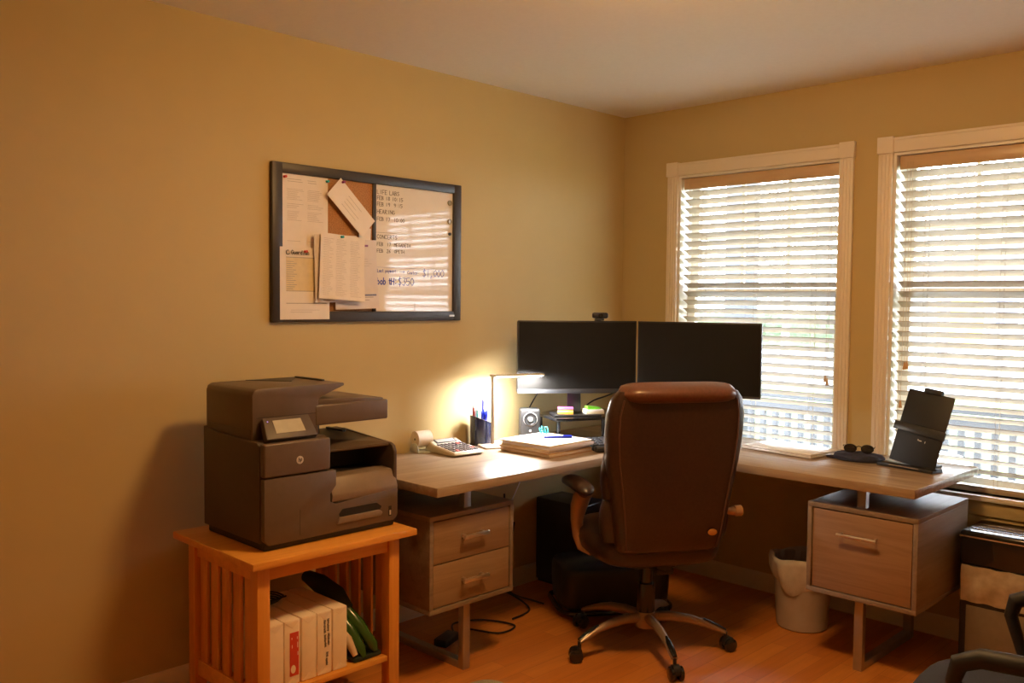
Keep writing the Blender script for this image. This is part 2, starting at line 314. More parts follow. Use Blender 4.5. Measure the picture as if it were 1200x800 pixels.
def make_window(name, x0, x1):
    t = thing(name, None, None, ((x0+x1)/2, 0, 0), kind='structure'); c = (x0+x1)/2; hw = (x1-x0)/2; z0, z1 = WZ
    # casing: fluted legs, corner blocks, header
    cs = MB(); cw = .062
    for s in (-1, 1):
        a, b_ = sorted((s*hw, s*(hw+cw)))
        cs.box(a, b_, -.018, 0, z0, z1+.002, .002)
        for k in range(3):
            xx = a+cw*(k+1)/4; cs.tube([(xx, -.018, z0+.01), (xx, -.018, z1-.01)], .0035, 6)
        bx0, bx1 = sorted((s*(hw-.004), s*(hw+cw+.005)))
        cs.box(bx0, bx1, -.026, 0, z1-.003, z1+.070, .003)
    cs.box(-hw, hw, -.017, 0, z1, z1+.064, .002).box(-hw, hw, -.021, 0, z1+.052, z1+.064, .002)
    cs.build('casing', M['trim'], t)
    MB().box(-hw-.07, hw+.07, -.030, .06, z0-.022, z0, .004).build('sill', M['trim'], t)
    MB().box(-hw-.055, hw+.055, -.012, 0, z0-.085, z0-.022, .003).build('apron', M['wall'], t)
    jb = MB()
    for s in (-1, 1):
        a, b_ = sorted((s*hw, s*(hw-.012))); jb.box(a, b_, .0, .15, z0, z1)
    jb.box(-hw+.012, hw-.012, .0, .15, z1-.012, z1).box(-hw+.012, hw-.012, .06, .15, z0, z0+.012)
    jb.build('jamb', M['vinyl'], t)
    zm = 1.47; iw = hw-.012; st = .045
    def sash(nm, y0, y1, a, b_, grid):
        m = MB()
        m.box(-iw, -iw+st, y0, y1, a, b_, .003).box(iw-st, iw, y0, y1, a, b_, .003)
        m.box(-iw+st, iw-st, y0, y1, a, a+st, .003).box(-iw+st, iw-st, y0, y1, b_-st, b_, .003)
        o = m.build(nm, M['vinyl'], t)
        if grid:
            g = MB(); gx = [-iw+st+(2*iw-2*st)*k/3 for k in (1, 2)]
            for x in gx: g.box(x-.009, x+.009, (y0+y1)/2-.008, (y0+y1)/2+.008, a+st, b_-st)
            zz = (a+b_)/2; g.box(-iw+st, iw-st, (y0+y1)/2-.007, (y0+y1)/2+.007, zz-.009, zz+.009)
            g.build('muntin_grid', M['vinyl'], o)
        MB().box(-iw+st-.004, iw-st+.004, (y0+y1)/2-.002, (y0+y1)/2+.002, a+st-.004, b_-st+.004).build('pane', M['glass'], o)
    sash('upper_sash', .112, .140, zm-.02, z1-.012, True)
    sash('lower_sash', .082, .110, z0+.012, zm+.025, False)
    return t
make_window('window_1', *W1); make_window('window_2', *W2)

def make_blind(x0, x1, label, group, cords):
    c = (x0+x1)/2; hw = (x1-x0)/2-.018; z0, z1 = WZ
    t = thing('window_blind', label, 'blind', (c, .035, z0), group=group); h = z1-z0-.013
    MB().box(-hw, hw, -.016, -.006, h-.060, h-.001, .003).box(-hw, hw, -.006, .030, h-.046, h-.002, .002).build('valance', M['valance'], t)
    pitch = .0438; n = 31; m = MB(); top = h-.070
    tilt = math.radians(27)
    for k in range(n):
        zc = top-.012-k*pitch
        if zc < .05: break
        prof = []; # cupped slat, room edge higher
        for j in range(5):
            u = -.027+.0135*j; cu = .0018*(1-(u/.027)**2)
            prof.append((u, cu))
        up = [(u*math.cos(tilt)+(v+.0013)*math.sin(tilt)*1, -u*math.sin(tilt)+(v+.0013)*math.cos(tilt)) for u, v in prof]
        dn = [(u*math.cos(tilt)+(v-.0013)*math.sin(tilt)*1, -u*math.sin(tilt)+(v-.0013)*math.cos(tilt)) for u, v in prof]
        pts = [(y+.008, z+zc) for y, z in up]+[(y+.008, z+zc) for y, z in dn[::-1]]
        m.prism(pts, 'x', -hw+.006, hw-.006)
        last = zc
    m.build('slats', M['slat'], t)
    MB().box(-hw+.006, hw-.006, -.016, .032, .004, .030, .004).build('bottom_rail', M['slat'], t)
    for x in (-hw+.12, 0, hw-.12):
        l = MB()
        for y in (-.0155, .0315): l.tube([(x-.004, y, h-.05), (x-.004, y, .02)], .0007, 5)
        l.tube([(x+.006, .008, h-.05), (x+.006, .008, .02)], .0008, 5)
        for k in range(n):
            zc = top-.012-k*pitch
            if zc > .05: l.tube([(x-.004, -.0155, zc+.002), (x-.004, .0315, zc-.004)], .0006, 4)
        l.build('ladder_cord', M['slat'], t)
    for (x, zb, tas) in cords:
        l = MB(); l.tube([(x, -.022, h-.03), (x+.001, -.024, (h+zb)/2), (x-.002, -.023, zb+.03)], .0009, 6)
        cd = l.build('pull_cord', M['cord'], t)
        MB().lathe([(0, .034), (.003, .033), (.004, .028), (.0085, .004), (.007, 0), (0, 0)], (x-.002, -.023, zb), 14).build('tassel', M[tas], cd)
    return t
make_blind(*W1, 'cream slatted blind in the left window, partly behind the right monitor', 'slatted window blinds',
           [(.385, .42, 'valance'), (.395, .405, 'valance'), (-.385, .35, 'tassel')])
make_blind(*W2, 'cream slatted blind in the right window, behind the black document holder', 'slatted window blinds',
           [(-.375, .50, 'tassel'), (-.365, .505, 'tassel'), (-.388, .33, 'tassel')])

# ceiling lamp (just above the frame, lights the room)
t = thing('ceiling_lamp', 'round flush ceiling light with a warm glowing dome, above the desk chair', 'ceiling light', (1.68, -1.93, H))
MB().lathe([(0, 0), (.19, 0), (.19, -.012), (.175, -.028), (0, -.028)]).build('canopy', M['lampp'], t)
MB().lathe([(.165, -.028), (.168, -.045), (.15, -.078), (.11, -.10), (.05, -.113), (0, -.115)]).build('glass_dome', emit('warm_glow', (1.0, .56, .20), LAMP), t)

# ================================================================== OUTSIDE
GZ = -.6
tag(MB().box(-60, 40, .2, 17, GZ-.2, GZ).build('lawn_ground', M['lawn'], smooth=False), kind='structure')
tag(MB().box(-70, 50, 17, 33, GZ-.2, GZ+.01).build('street_ground', M['street'], smooth=False), kind='structure')
tag(MB().box(-3.2, 4.4, .17, 2.12, GZ+.3, -.12).build('porch_floor', M['deck'], smooth=False), kind='structure')
t = thing('porch_railing', 'grey porch railing with square balusters outside both windows', 'railing', (.6, 2.0, -.12))
MB().box(-3.7, 3.7, -.05, .05, .860, .905, .006).build('top_rail', M['postm'], t)
MB().box(-3.7, 3.7, -.03, .03, .775, .830, .004).build('upper_crossbar', M['postm'], t)
MB().box(-3.7, 3.7, -.025, .025, .08, .13, .004).build('lower_crossbar', M['postm'], t)
bal = MB().box(-.02, .02, -.02, .02, .13, .775, .002).build('baluster', M['postm'], t); bal.location.x = -2.1
for k in range(1, 48):
    o = bal.copy(); COL.objects.link(o); o.location.x = -2.1+k*.0985; o.parent = t
pr = MB().box(-.07, .07, -.07, .07, 0, .86, .004); pr.build('end_post', M['postm'], t).location.x = 3.6
t = thing('porch_post', 'tall grey square porch post outside the left window', 'post', (-.535, 2.19, -.12))
MB().box(-.095, .095, -.09, .09, 0, 2.75, .006).build('shaft', M['postm'], t)
MB().box(-.12, .12, -.115, .115, 0, .14, .006).box(-.12, .12, -.115, .115, 2.6, 2.75, .006).build('collar', M['postm'], t)
t = thing('patio_table', 'round white table on the porch outside the right window', 'table', (1.08, 1.25, -.12))
MB().lathe([(0, .70), (.2, .695), (.33, .675), (.36, .655), (.35, .645), (0, .66)], seg=40).build('tabletop', M['white'], t)
MB().lathe([(0, .66), (.03, .66), (.025, .3), (.035, .05), (.2, .02), (.21, 0), (0, 0)]).build('pedestal', M['white'], t)
# hedge across the street
h = MB(); rnd = random.Random(3)
for k in range(26):
    x = -27+k*.55; r = rnd.uniform(.6, .95)
    prof = [(0, 0)]+[(r*math.sin(PI*(i+.5)/9)*rnd.uniform(.85, 1.1), 1.62*rnd.uniform(.9, 1.05)*(1-math.cos(PI*(i+.5)/9))/2) for i in range(9)]+[(0, 1.6)]
    h.lathe(prof, (x, 34+rnd.uniform(-.4, .4), GZ), 10)
tag(centred(h.build('hedge', M['hedge'])), 'low green hedge far across the street, seen through the left blind', 'hedge')
t = thing('house', 'pale house with a yellow door far across the street, seen through the right blind', 'house', (-6, 38, GZ))
MB().box(-7, 7, 0, 8, 0, 2.9).build('siding', M['house'], t)
MB().prism([(-7.6, 2.85), (7.6, 2.85), (0, 6.2)], 'y', -.5, 8.5).build('roof', M['roof'], t)
for x, w_ in ((-3.2, .9), (-1.0, 1.5), (2.4, 1.3)):
    f = MB().box(x-.08, x+w_+.08, -.06, 0, .95, 2.35).build('window_frame', M['vinyl'], t)
    MB().box(x, x+w_, -.07, -.055, 1.03, 2.27).build('pane', M['hwin'], f)
MB().box(-5.6, -3.7, -.05, 0, .2, 2.3).build('door', M['yel'], t)
def tree(x, y, hgt, seed, label):
    rnd = random.Random(seed); t = thing('bare_tree', label, 'tree', (x, y, GZ), group=None); m = MB()
    m.tube([(0, 0, 0), (.1, 0, hgt*.4), (0, .1, hgt*.75), (.1, 0, hgt)], [.16, .12, .07, .02], 7)
    m.build('trunk', M['bark'], t); b_ = MB()
    for k in range(26):
        z = hgt*rnd.uniform(.3, .95); a = rnd.uniform(0, 2*PI); l = rnd.uniform(.8, 2.2)
        p = Vector((0, 0, z)); d = Vector((math.cos(a), math.sin(a), rnd.uniform(.3, 1.1))).normalized()
        q = p+d*l*.5+Vector((0, 0, .1)); e = p+d*l
        b_.tube([p, q, e], [.035, .02, .006], 5)
        for j in range(3):
            d2 = (d+Vector((rnd.uniform(-.8, .8), rnd.uniform(-.8, .8), rnd.uniform(-.2, .8)))).normalized(); b_.tube([q, q+d2*l*.5], [.014, .004], 4)
    b_.build('branches', M['bark'], t)
tree(-6.2, 23, 7.5, 2, 'bare tree with thin branches outside, seen through the right blind')
tree(-13.2, 27, 7.0, 5, 'bare tree with thin branches outside, seen through the left blind')

# ================================================================== DESK
def wp(mb, name, m, t, parent=None, **k):
    """a part given in room coordinates, stored relative to its thing"""
    mx = (TR(*t.location) @ RZ(t.rotation_euler.z)).inverted()
    return mb.build(name, m, parent or t, mx=mx, **k)
DZ = .755
t = thing('corner_desk', 'grey-brown wood corner desk with floating top on two drawer cabinets', 'desk', (.6, -.6, 0)); desk = t
wp(MB().box(.03, .695, -1.95, -.713, DZ-.034, DZ, .0025), 'tabletop', M['desk'], t)
wp(MB().box(.03, 1.882, -.712, -.03, DZ-.034, DZ, .0025), 'tabletop', M['deskx'], t)
def loop_leg(x, y, dx):
    m = MB()
    if dx:
        m.box(x-.03, x, y, y+.035, .0, DZ-.036, .002).box(.10, .13, y, y+.035, 0, DZ-.036, .002).box(.128, x-.028, y, y+.035, 0, .03, .002).box(.128, x-.028, y, y+.035, DZ-.066, DZ-.036, .002)
    else:
        m.box(x, x+.035, y, y+.03, .0, DZ-.036, .002).box(x, x+.035, -.13, -.10, 0, DZ-.036, .002).box(x, x+.035, y+.028, -.128, 0, .03, .002).box(x, x+.035, y+.028, -.128, DZ-.066, DZ-.036, .002)
    wp(m, 'loop_leg', M['steel'], t)
loop_leg(.585, -1.72, True); loop_leg(1.633, -.625, False)
wp(MB().box(.06, .095, -.10, -.065, 0, DZ-.036, .002), 'corner_leg', M['steel'], t)
# cabinets: carcass with inset drawers
def carcass(x0, x1, y0, y1, z0, z1, face):
    p = .018; m = MB()
    m.box(x0, x1, y0, y1, z1-p, z1, .001).box(x0, x1, y0, y1, z0, z0+p, .001)
    if face == 'x': m.box(x0, x1, y0, y0+p, z0+p, z1-p, .001).box(x0, x1, y1-p, y1, z0+p, z1-p, .001).box(x0, x0+.01, y0+p, y1-p, z0+p, z1-p)
    else: m.box(x0, x0+p, y0, y1, z0+p, z1-p, .001).box(x1-p, x1, y0, y1, z0+p, z1-p, .001).box(x0+p, x1-p, y1-.01, y1, z0+p, z1-p)
    return m
wp(carcass(.17, .62, -1.92, -1.487, .268, .632, 'x'), 'cabinet', M['desksidez'], t)
for z0, z1, hz in ((.452, .609, .538), (.290, .448, .372)):
    d = wp(MB().box(.598, .6165, -1.8985, -1.5085, z0, z1, .0015).box(.2, .60, -1.89, -1.517, z0+.01, z1-.03), 'drawer', M['deskfront'], t)
    wp(MB().box(.6165, .648, -1.762, -1.752, hz-.006, hz+.006).box(.6165, .648, -1.668, -1.658, hz-.006, hz+.006).box(.640, .652, -1.775, -1.645, hz-.008, hz+.008, .003), 'pull', M['handle'], t, d)
wp(carcass(1.450, 1.878, -.66, -.13, .281, .638, 'y'), 'cabinet', M['desksidez'], t)
d = wp(MB().box(1.4715, 1.8565, -.6565, -.636, .303, .615, .0015).box(1.48, 1.84, -.59, -.2, .31, .58), 'file_drawer', M['deskfrontx'], t)
wp(MB().box(1.592, 1.598, -.688, -.6565, .530, .538).box(1.722, 1.728, -.688, -.6565, .530, .538).tube([(1.583, -.690, .534), (1.737, -.690, .534)], .0065, 10), 'pull', M['handle'], t, d)

# ================================================================== PRINTER TABLE (mission style)
TZ = .62
t = thing('side_table', 'honey pine side table with slatted sides carrying the printer', 'side table', (.39, -2.31, 0))
x0, x1, y0, y1 = .165, .628, -2.618, -2.066; lg = .044
wp(MB().box(.125, .668, -2.655, -2.018, TZ-.024, TZ, .004), 'tabletop', M['honeyx'], t)
for lx in (x0, x1-lg):
    for ly in (y0, y1-lg): wp(MB().box(lx, lx+lg, ly, ly+lg, 0, TZ-.024, .002), 'leg', M['honey'], t)
for ly in (y0+.010, y1-.030):
    r = MB().box(x0+lg, x1-lg, ly, ly+.02, TZ-.079, TZ-.024, .001); wp(r, 'side_apron', M['honeyx'], t)
    wp(MB().box(x0+lg, x1-lg, ly, ly+.02, .13, .185, .001), 'side_rail', M['honeyx'], t)
    n = 5; span = x1-x0-2*lg
    for k in range(n):
        c = x0+lg+span*(k+.5)/n; wp(MB().box(c-.024, c+.024, ly+.005, ly+.015, .184, TZ-.078, .001), 'slat', M['honey'], t)
wp(MB().box(x1-.030, x1-.010, y0+lg, y1-lg, TZ-.076, TZ-.024, .001), 'front_apron', M['honeyx'], t)
wp(MB().box(x0+.010, x0+.030, y0+lg, y1-lg, TZ-.076, TZ-.024, .001), 'rear_apron', M['honeyx'], t)
wp(MB().box(x0+.01, x1-.008, y0+lg, y1-lg, .158, .176, .002), 'shelf', M['honeyx'], t)

# reams of paper on the shelf
SZ = .1765
ry = [-2.567, -2.507, -2.444, -2.385, -2.324]
rl = ['white ream of paper furthest left on the shelf, half hidden by the table leg',
      'white ream of paper with a red label on its end', 'plain white ream of paper between the red-labelled ream and the ream with black lettering',
      'white ream of paper with vertical black lettering on its end', 'plain white ream of paper at the right end, beside the green umbrella']
for k, y in enumerate(ry):
    t = thing('paper_ream', rl[k], 'paper ream', (.46, y+.029, SZ), group='reams of paper standing on the side table shelf')
    m = MB().box(-.14, .14, -.0285, .0285, 0, .212, .004, 2)
    # folded wrapper flaps on the end
    m.prism([(-.026, .004), (.026, .004), (0, .024)], 'x', .139, .1412).prism([(-.026, .208), (.026, .208), (0, .186)], 'x', .139, .1412)
    m.build('wrapper', M['reamw'], t)
    if k == 1:
        l = MB().box(.1405, .1416, -.010, .0225, .030, .172).build('red_label', M['reamr'], t)
        q = MB(); q.lathe([(0, 0), (.009, 0), (.009, .0006), (0, .0006)], (.1415, .002, .052), 20, mx=Matrix.Rotation(PI/2, 4, 'Y') @ Matrix.Diagonal((1.5, 1, 1, 1)))
        for zz, yy, hh in ((.150, -.004, .006), (.148, .016, .008), (.120, .017, .018), (.122, -.003, .010), (.095, .018, .012)): q.box(.1415, .1420, yy, yy+.0022, zz, zz+hh)
        q.build('label_print', M['reamw'], l)
    if k == 3:
        q = MB()
        rq = random.Random(5)
        for yy, z0_, z1_ in ((.000, .140, .182), (.013, .144, .186), (.002, .092, .132), (.015, .096, .134), (.010, .058, .074), (.007, .030, .054)):
            zz = z0_
            while zz < z1_: hh = rq.uniform(.0014, .0026); q.box(.1410, .1416, yy-rq.uniform(.002, .0045), yy+rq.uniform(.002, .0045), zz, zz+hh); zz += hh+.0013
        q.build('printed_words', M['inkd'], t)
# green and black folded bundle leaning beside the reams
t = thing('folded_umbrella', 'dark green folded umbrella lying against the right-hand ream on the shelf', 'umbrella', (.46, -2.18, SZ))
wp(MB().tube([(.30, -2.235, .415), (.38, -2.232, .405), (.46, -2.215, .375), (.50, -2.20, .33)], [.022, .034, .036, .028], 12), 'handle_cover', M['gdk'], t)
wp(MB().tube([(.48, -2.205, .345), (.52, -2.195, .318), (.545, -2.180, .285), (.575, -2.168, .25), (.585, -2.152, .22), (.595, -2.145, .197)], [.022, .019, .024, .019, .022, .010], 12)
   .tube([(.47, -2.232, .335), (.54, -2.215, .28), (.585, -2.20, .22), (.60, -2.195, .19)], [.018, .020, .017, .008], 12), 'green_fabric', M['ggr'], t)
wp(MB().tube([(.50, -2.245, .30), (.56, -2.236, .25), (.59, -2.225, .20)], [.012, .016, .010], 10), 'tan_fold', M['pale'], t)
wp(MB().box(.44, .60, -2.235, -2.12, SZ+.0005, SZ+.018, .007, 2), 'black_strap', M['gdk'], t)
m = MB()
for k in range(4):
    m.tube([(.40+.035*math.cos(a)*(1+.1*k), -2.47+.055*math.sin(a)*(1-.08*k)+.01*k, SZ+.2185+.005*k+.002*math.sin(3*a)) for a in [2*PI*i/18 for i in range(18)]], .0032, 6, closed=True)
m.tube([(.38, -2.52, SZ+.219), (.42, -2.44, SZ+.226), (.40, -2.38, SZ+.221)], .003, 6)
tag(centred(m.build('coiled_cord', M['gdk'])), 'dark green coiled cord on top of the paper reams', 'cord')

# ================================================================== PRINTER
PF, PL, PR_ = .585, -2.572, -2.036
t = thing('printer', 'dark brown office printer and scanner on the honey pine side table', 'printer', (.39, -2.305, TZ))
wp(MB().box(.20, .570, -2.562, -2.045, TZ, TZ+.03, .006), 'plinth', M['prblk'], t)
# shell: left tower + right side wall + back, cavity between
m = MB()
m.prism([(.188, TZ+.025), (.560, TZ+.025), (.560, .955), (.545, .966), (.30, .972), (.188, .985)], 'y', PL, -2.318, bev=.004)
m.box(.188, .30, -2.32, PR_, TZ+.025, .905, .006)
m.prism([(.25, TZ+.025), (.574, TZ+.025), (.574, .885), (.566, .903), (.548, .912), (.25, .935)], 'y', PR_-.014, PR_, bev=.003)
m.box(.29, .560, -2.32, PR_-.01, TZ+.025, .735, .004)
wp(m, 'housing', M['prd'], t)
wp(MB().box(.298, .548, -2.318, PR_-.012, .735, .82).box(.31, .40, -2.318, PR_-.012, .82, .90), 'output_bay', M['prblk'], t)
# door panels on the front of the tower
f = MB().box(.556, PF, PL+.004, -2.322, .856, .964, .007, 3)
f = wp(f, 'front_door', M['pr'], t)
q = MB()
for k in range(28):
    a0 = 2*PI*k/28; a1 = 2*PI*(k+1)/28
lg0 = MB().lathe([(.0130, 0), (.0130, .0012), (0, .0012)], (0, 0, 0), 28, mx=Matrix.Rotation(PI/2, 4, 'Y'))
lg0.bm.transform(TR(PF, -2.440, .902)); lgo = wp(lg0, 'round_logo', M['logo'], t, f)
q = MB(); letter(q, 'h', -.0065, -.005, .0125, wl=.00145, shear=.25, th=.0010, to3=lambda u, v, d: Vector((PF+.0012+d, -2.440+u, .902+v)), depth=.0006)
letter(q, 'p', .0008, -.004, .0125, wl=.00145, shear=.25, th=.0010, to3=lambda u, v, d: Vector((PF+.0012+d, -2.440+u, .902+v)), depth=.0006)
wp(q, 'logo_letters', M['prd'], t, f)
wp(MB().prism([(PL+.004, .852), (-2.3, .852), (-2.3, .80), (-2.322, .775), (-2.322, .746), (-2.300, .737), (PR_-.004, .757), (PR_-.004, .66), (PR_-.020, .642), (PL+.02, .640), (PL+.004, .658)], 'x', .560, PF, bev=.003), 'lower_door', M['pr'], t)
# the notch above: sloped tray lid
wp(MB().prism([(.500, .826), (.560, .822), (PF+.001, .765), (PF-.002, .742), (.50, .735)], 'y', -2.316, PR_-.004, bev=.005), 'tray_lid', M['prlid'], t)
wp(MB().prism([(-2.290, .700), (-2.275, .716), (-2.135, .716), (-2.112, .700), (-2.120, .690), (-2.285, .688)], 'x', PF-.0005, PF+.001), 'handle_recess', M['prblk'], t)
wp(MB().prism([(-2.300, .668), (-2.290, .690), (-2.125, .690), (-2.110, .680), (-2.118, .668)], 'x', PF-.004, PF+.007, bev=.003), 'tray_handle', M['prlid'], t)
wp(MB().box(PF-.001, PF+.0025, -2.078, -2.072, .664, .680), 'paper_gauge', M['logo'], t)
wp(MB().box(PF-.001, PF+.001, -2.081, -2.069, .660, .695), 'gauge_slot', M['prblk'], t)
wp(MB().box(PF-.0005, PF+.0008, -2.44, -2.439, .655, .74), 'door_seam', M['prblk'], t)
q = MB()
for k in range(12): q.box(PF, PF+.0006, -2.155+k*.007, -2.151+k*.007, .724, .7265)
wp(q, 'fine_print', M['prlid'], t)
# hood over the output bay (its front edge runs diagonally)
m = MB(); hb = m.bm
top = [(.550, PR_, .913), (.20, PR_, .935), (.20, -2.318, .925), (.440, -2.318, .893)]
V = [hb.verts.new(p) for p in top]; V2 = [hb.verts.new((p[0], p[1], p[2]-.010)) for p in top]
hb.faces.new(V); hb.faces.new(V2[::-1])
for i in range(4): hb.faces.new((V[i], V2[i], V2[(i+1) % 4], V[(i+1) % 4]))
bmesh.ops.recalc_face_normals(hb, faces=hb.faces); bmesh.ops.bevel(hb, geom=hb.edges[:], offset=.003, segments=2, affect='EDGES')
hd = wp(m, 'output_hood', M['pr'], t)
wp(MB().box(.22, .33, -2.10, -2.085, .932, .940, .002), 'paper_stop', M['prblk'], t, hd)
# scanner head with sheet feeder
m = MB().prism([(-2.560, .958), (-2.560, 1.110), (-2.554, 1.124), (-2.540, 1.131), (-2.208, 1.133), (-2.206, 1.124), (-2.300, 1.090), (-2.312, 1.079), (-2.312, .958)], 'x', .185, .497, bev=.004)
sc_ = wp(m, 'sheet_feeder', M['pr'], t)
wp(MB().box(.178, .300, -2.558, -2.32, .985, 1.105, .01), 'feeder_back', M['prd'], t, sc_)
wp(MB().box(.4965, .4975, -2.545, -2.32, 1.036, 1.0375), 'feeder_seam', M['prblk'], t, sc_)
wp(MB().prism([(.20, -2.42), (.20, -2.21), (.34, -2.32)], 'z', 1.130, 1.1336), 'feeder_slot', M['prblk'], t, sc_)
wp(MB().box(.22, .40, -2.235, -2.222, 1.131, 1.139, .003), 'paper_guide', M['prblk'], t, sc_)
m = MB().box(.185, .499, -2.325, -2.018, .992, 1.062, .006, 3); m.prism([(-2.313, 1.058), (-2.03, 1.058), (-2.03, 1.068), (-2.313, 1.083)], 'x', .20, .485, bev=.003)
wp(m, 'scanner_bed', M['pr'], t)
wp(MB().box(.19, .485, -2.556, -2.30, .962, .992, .003).box(.188, .32, -2.565, -2.322, .955, .965), 'hinge_block', M['prblk'], t)
wp(MB().box(.200, .490, -2.562, -2.545, .94, 1.0, .004), 'neck_cover', M['prd'], t)
# tilted control panel
tm = TR(.562, -2.452, .972) @ Matrix.Rotation(math.radians(-38), 4, 'Y')
pn = MB().prism([(-.095, 0), (.095, 0), (.088, .082), (-.082, .082)], 'x', -.022, .004, bev=.004)
pn.bm.transform(tm); pn = wp(pn, 'control_panel', M['prd'], t)
q = MB().prism([(-.054, .020), (.054, .020), (.052, .068), (-.052, .068)], 'x', .0035, .0052); q.bm.transform(tm); wp(q, 'touch_screen', M['prscreen'], t, pn)
q = MB().box(.004, .0052, -.072, -.068, .064, .067); q.bm.transform(tm); wp(q, 'status_light', emit('blue_led', (.35, .25, 1), .8), t, pn)

# ================================================================== WALL BOARD
BY0, BY1, BZ0, BZ1 = -2.207, -1.235, 1.330, 1.947
t = thing('combination_board', 'black-framed cork and whiteboard hanging on the left wall', 'bulletin board', (0.001, (BY0+BY1)/2, BZ0))
fw = .046; m = MB()
P4 = lambda a, b_: [(a, 0), (b_, 0), (b_, .018), (b_-.008, .022), (a+.006, .020), (a, .014)]
m.box(.001, .022, BY0, BY0+fw, BZ0, BZ1, .004).box(.001, .022, BY1-fw, BY1, BZ0, BZ1, .004)
m.box(.001, .022, BY0+fw-.004, BY1-fw+.004, BZ0, BZ0+fw-.004, .004).box(.001, .022, BY0+fw-.004, BY1-fw+.004, BZ1-fw+.006, BZ1, .004)
wp(m, 'frame', M['bfr'], t)
wp(MB().box(.001, .017, -1.730, -1.713, BZ0+fw-.006, BZ1-fw+.008, .002), 'divider', M['bfr'], t)
wp(MB().box(.001, .010, BY0+fw-.004, -1.729, BZ0+fw-.008, BZ1-fw+.01), 'cork_panel', M['cork'], t)
wbp = wp(MB().box(.001, .011, -1.714, BY1-fw+.004, BZ0+fw-.008, BZ1-fw+.01), 'whiteboard_panel', M['wb'], t)
q = MB(); T3 = lambda u, v, d: Vector((.0111+d, u, v))
ROWS = [('LIFE LABS', 1.868, .017, 0), ('FEB 18 10:15', 1.844, .015, 0), ('FEB 19  9:15', 1.818, .015, 0), ('HEARING', 1.786, .017, 0), ('FEB 17  10:00', 1.756, .015, 0),
        ('CONCERTS', 1.680, .017, 0), ('FEB  17  MEGADETH', 1.650, .014, 0), ('FEB  26  OPETH', 1.622, .014, 0)]
for s, z, h, _ in ROWS: letter(q, s, -1.705, z, h, wl=h/6.6, adv=1.32, jit=.0006, th=.0011, to3=T3)
q.box(.011, .0115, -1.712, -1.30, 1.7055, 1.7066).box(.011, .0115, -1.50, -1.499, 1.375, 1.41)
wp(q, 'black_handwriting', M['inkg'], t, wbp)
q = MB()
letter(q, 'Last payment:', -1.703, 1.538, .014, wl=.0017, adv=1.25, jit=.0004, th=.0009, to3=T3)
letter(q, '>', -1.575, 1.535, .016, wl=.0045, th=.0008, to3=T3); letter(q, 'Costco:', -1.540, 1.534, .014, wl=.0019, adv=1.2, th=.0009, to3=T3)
letter(q, '$1,000', -1.455, 1.526, .030, wl=.0042, adv=1.25, jit=.001, th=.0010, shear=.08, to3=T3)
q.box(.011, .0115, -1.712, -1.30, 1.5590, 1.5597)
letter(q, '$350', -1.592, 1.485, .032, wl=.0044, adv=1.3, jit=.0008, th=.0013, to3=T3)
letter(q, 'bob tH:', -1.705, 1.487, .027, wl=.0033, adv=1.22, jit=.0008, th=.0022, to3=T3)
wp(q, 'blue_handwriting', M['inkb'], t, wbp)
q = MB().box(.0218, .0226, -1.306, -1.276, BZ0+.018, BZ0+.026, .0003)
wp(q, 'maker_plate', M['logo'], t)
def sheet(name, label, cat, c, wd, ht, ang, x, rows, m='paper', curl=.0, header=None, band=None, group='papers pinned to the cork board', cols=((.1, .9),)):
    """a pinned sheet: gently bowed, printing as its own part. c = centre (y, z)"""
    nu, nv = 9, 12; mb = MB(); ca, sa = math.cos(ang), math.sin(ang)
    def S(u, v, d=0): # u,v in 0..1 from bottom left
        bow = curl*((1-v)**2)*(.4+u)+.0015*math.sin(u*5+v*3)*curl*30
        a, b_ = (u-.5)*wd, (v-.5)*ht
        return Vector((x+bow+d, c[0]+a*ca-b_*sa, c[1]+a*sa+b_*ca))
    for side in (0, 1):
        d = -.0004*side
        g = [[mb.bm.verts.new(S(i/nu, j/nv, d)) for i in range(nu+1)] for j in range(nv+1)]
        for j in range(nv):
            for i in range(nu):
                f = (g[j][i], g[j][i+1], g[j+1][i+1], g[j+1][i]); mb.bm.faces.new(f if not side else f[::-1])
    t = thing(name, label, cat, S(.5, 0) , group=group)
    wp(mb, 'page', M[m], t)
    q = MB()
    def bar(u0, u1, v, h):
        n = max(1, int((u1-u0)*12)); 
        for k in range(n):
            a, b_ = u0+(u1-u0)*k/n, u0+(u1-u0)*(k+1)/n
            A = [q.bm.verts.new(S(p, r, .0005)) for p, r in ((a, v), (b_, v), (b_, v+h), (a, v+h))]; q.bm.faces.new(A)
    rnd = random.Random(int(wd*1000+ht*7777+c[0]*991))
    for (v0, v1, n, hh) in rows:
        for k in range(n):
            v = v0+(v1-v0)*k/max(1, n-1)
            for (a, b_) in cols:
                bar(a+rnd.uniform(0, .02), a+(b_-a)*rnd.uniform(.55, 1), v, hh)
    if rows: wp(q, 'print_pattern', M['ink'], t)
    return t, S
sheet('paper_sheet', 'typed form pinned at the top left of the cork board', 'paper', (-2.061, 1.762), .220, .288, 0, .0125,
      [(.90, .93, 2, .006), (.66, .80, 8, .0035), (.55, .60, 3, .004), (.38, .50, 7, .0035), (.10, .10, 1, .004)], cols=((.14, .5), (.56, .9)))
t, S = sheet('paper_sheet', 'form with a tan table and round logo at the bottom left of the cork', 'paper', (-2.064, 1.482), .224, .282, 0, .0235,
      [(.10, .13, 2, .004)], cols=((.2, .8),), curl=.002)
q = MB()
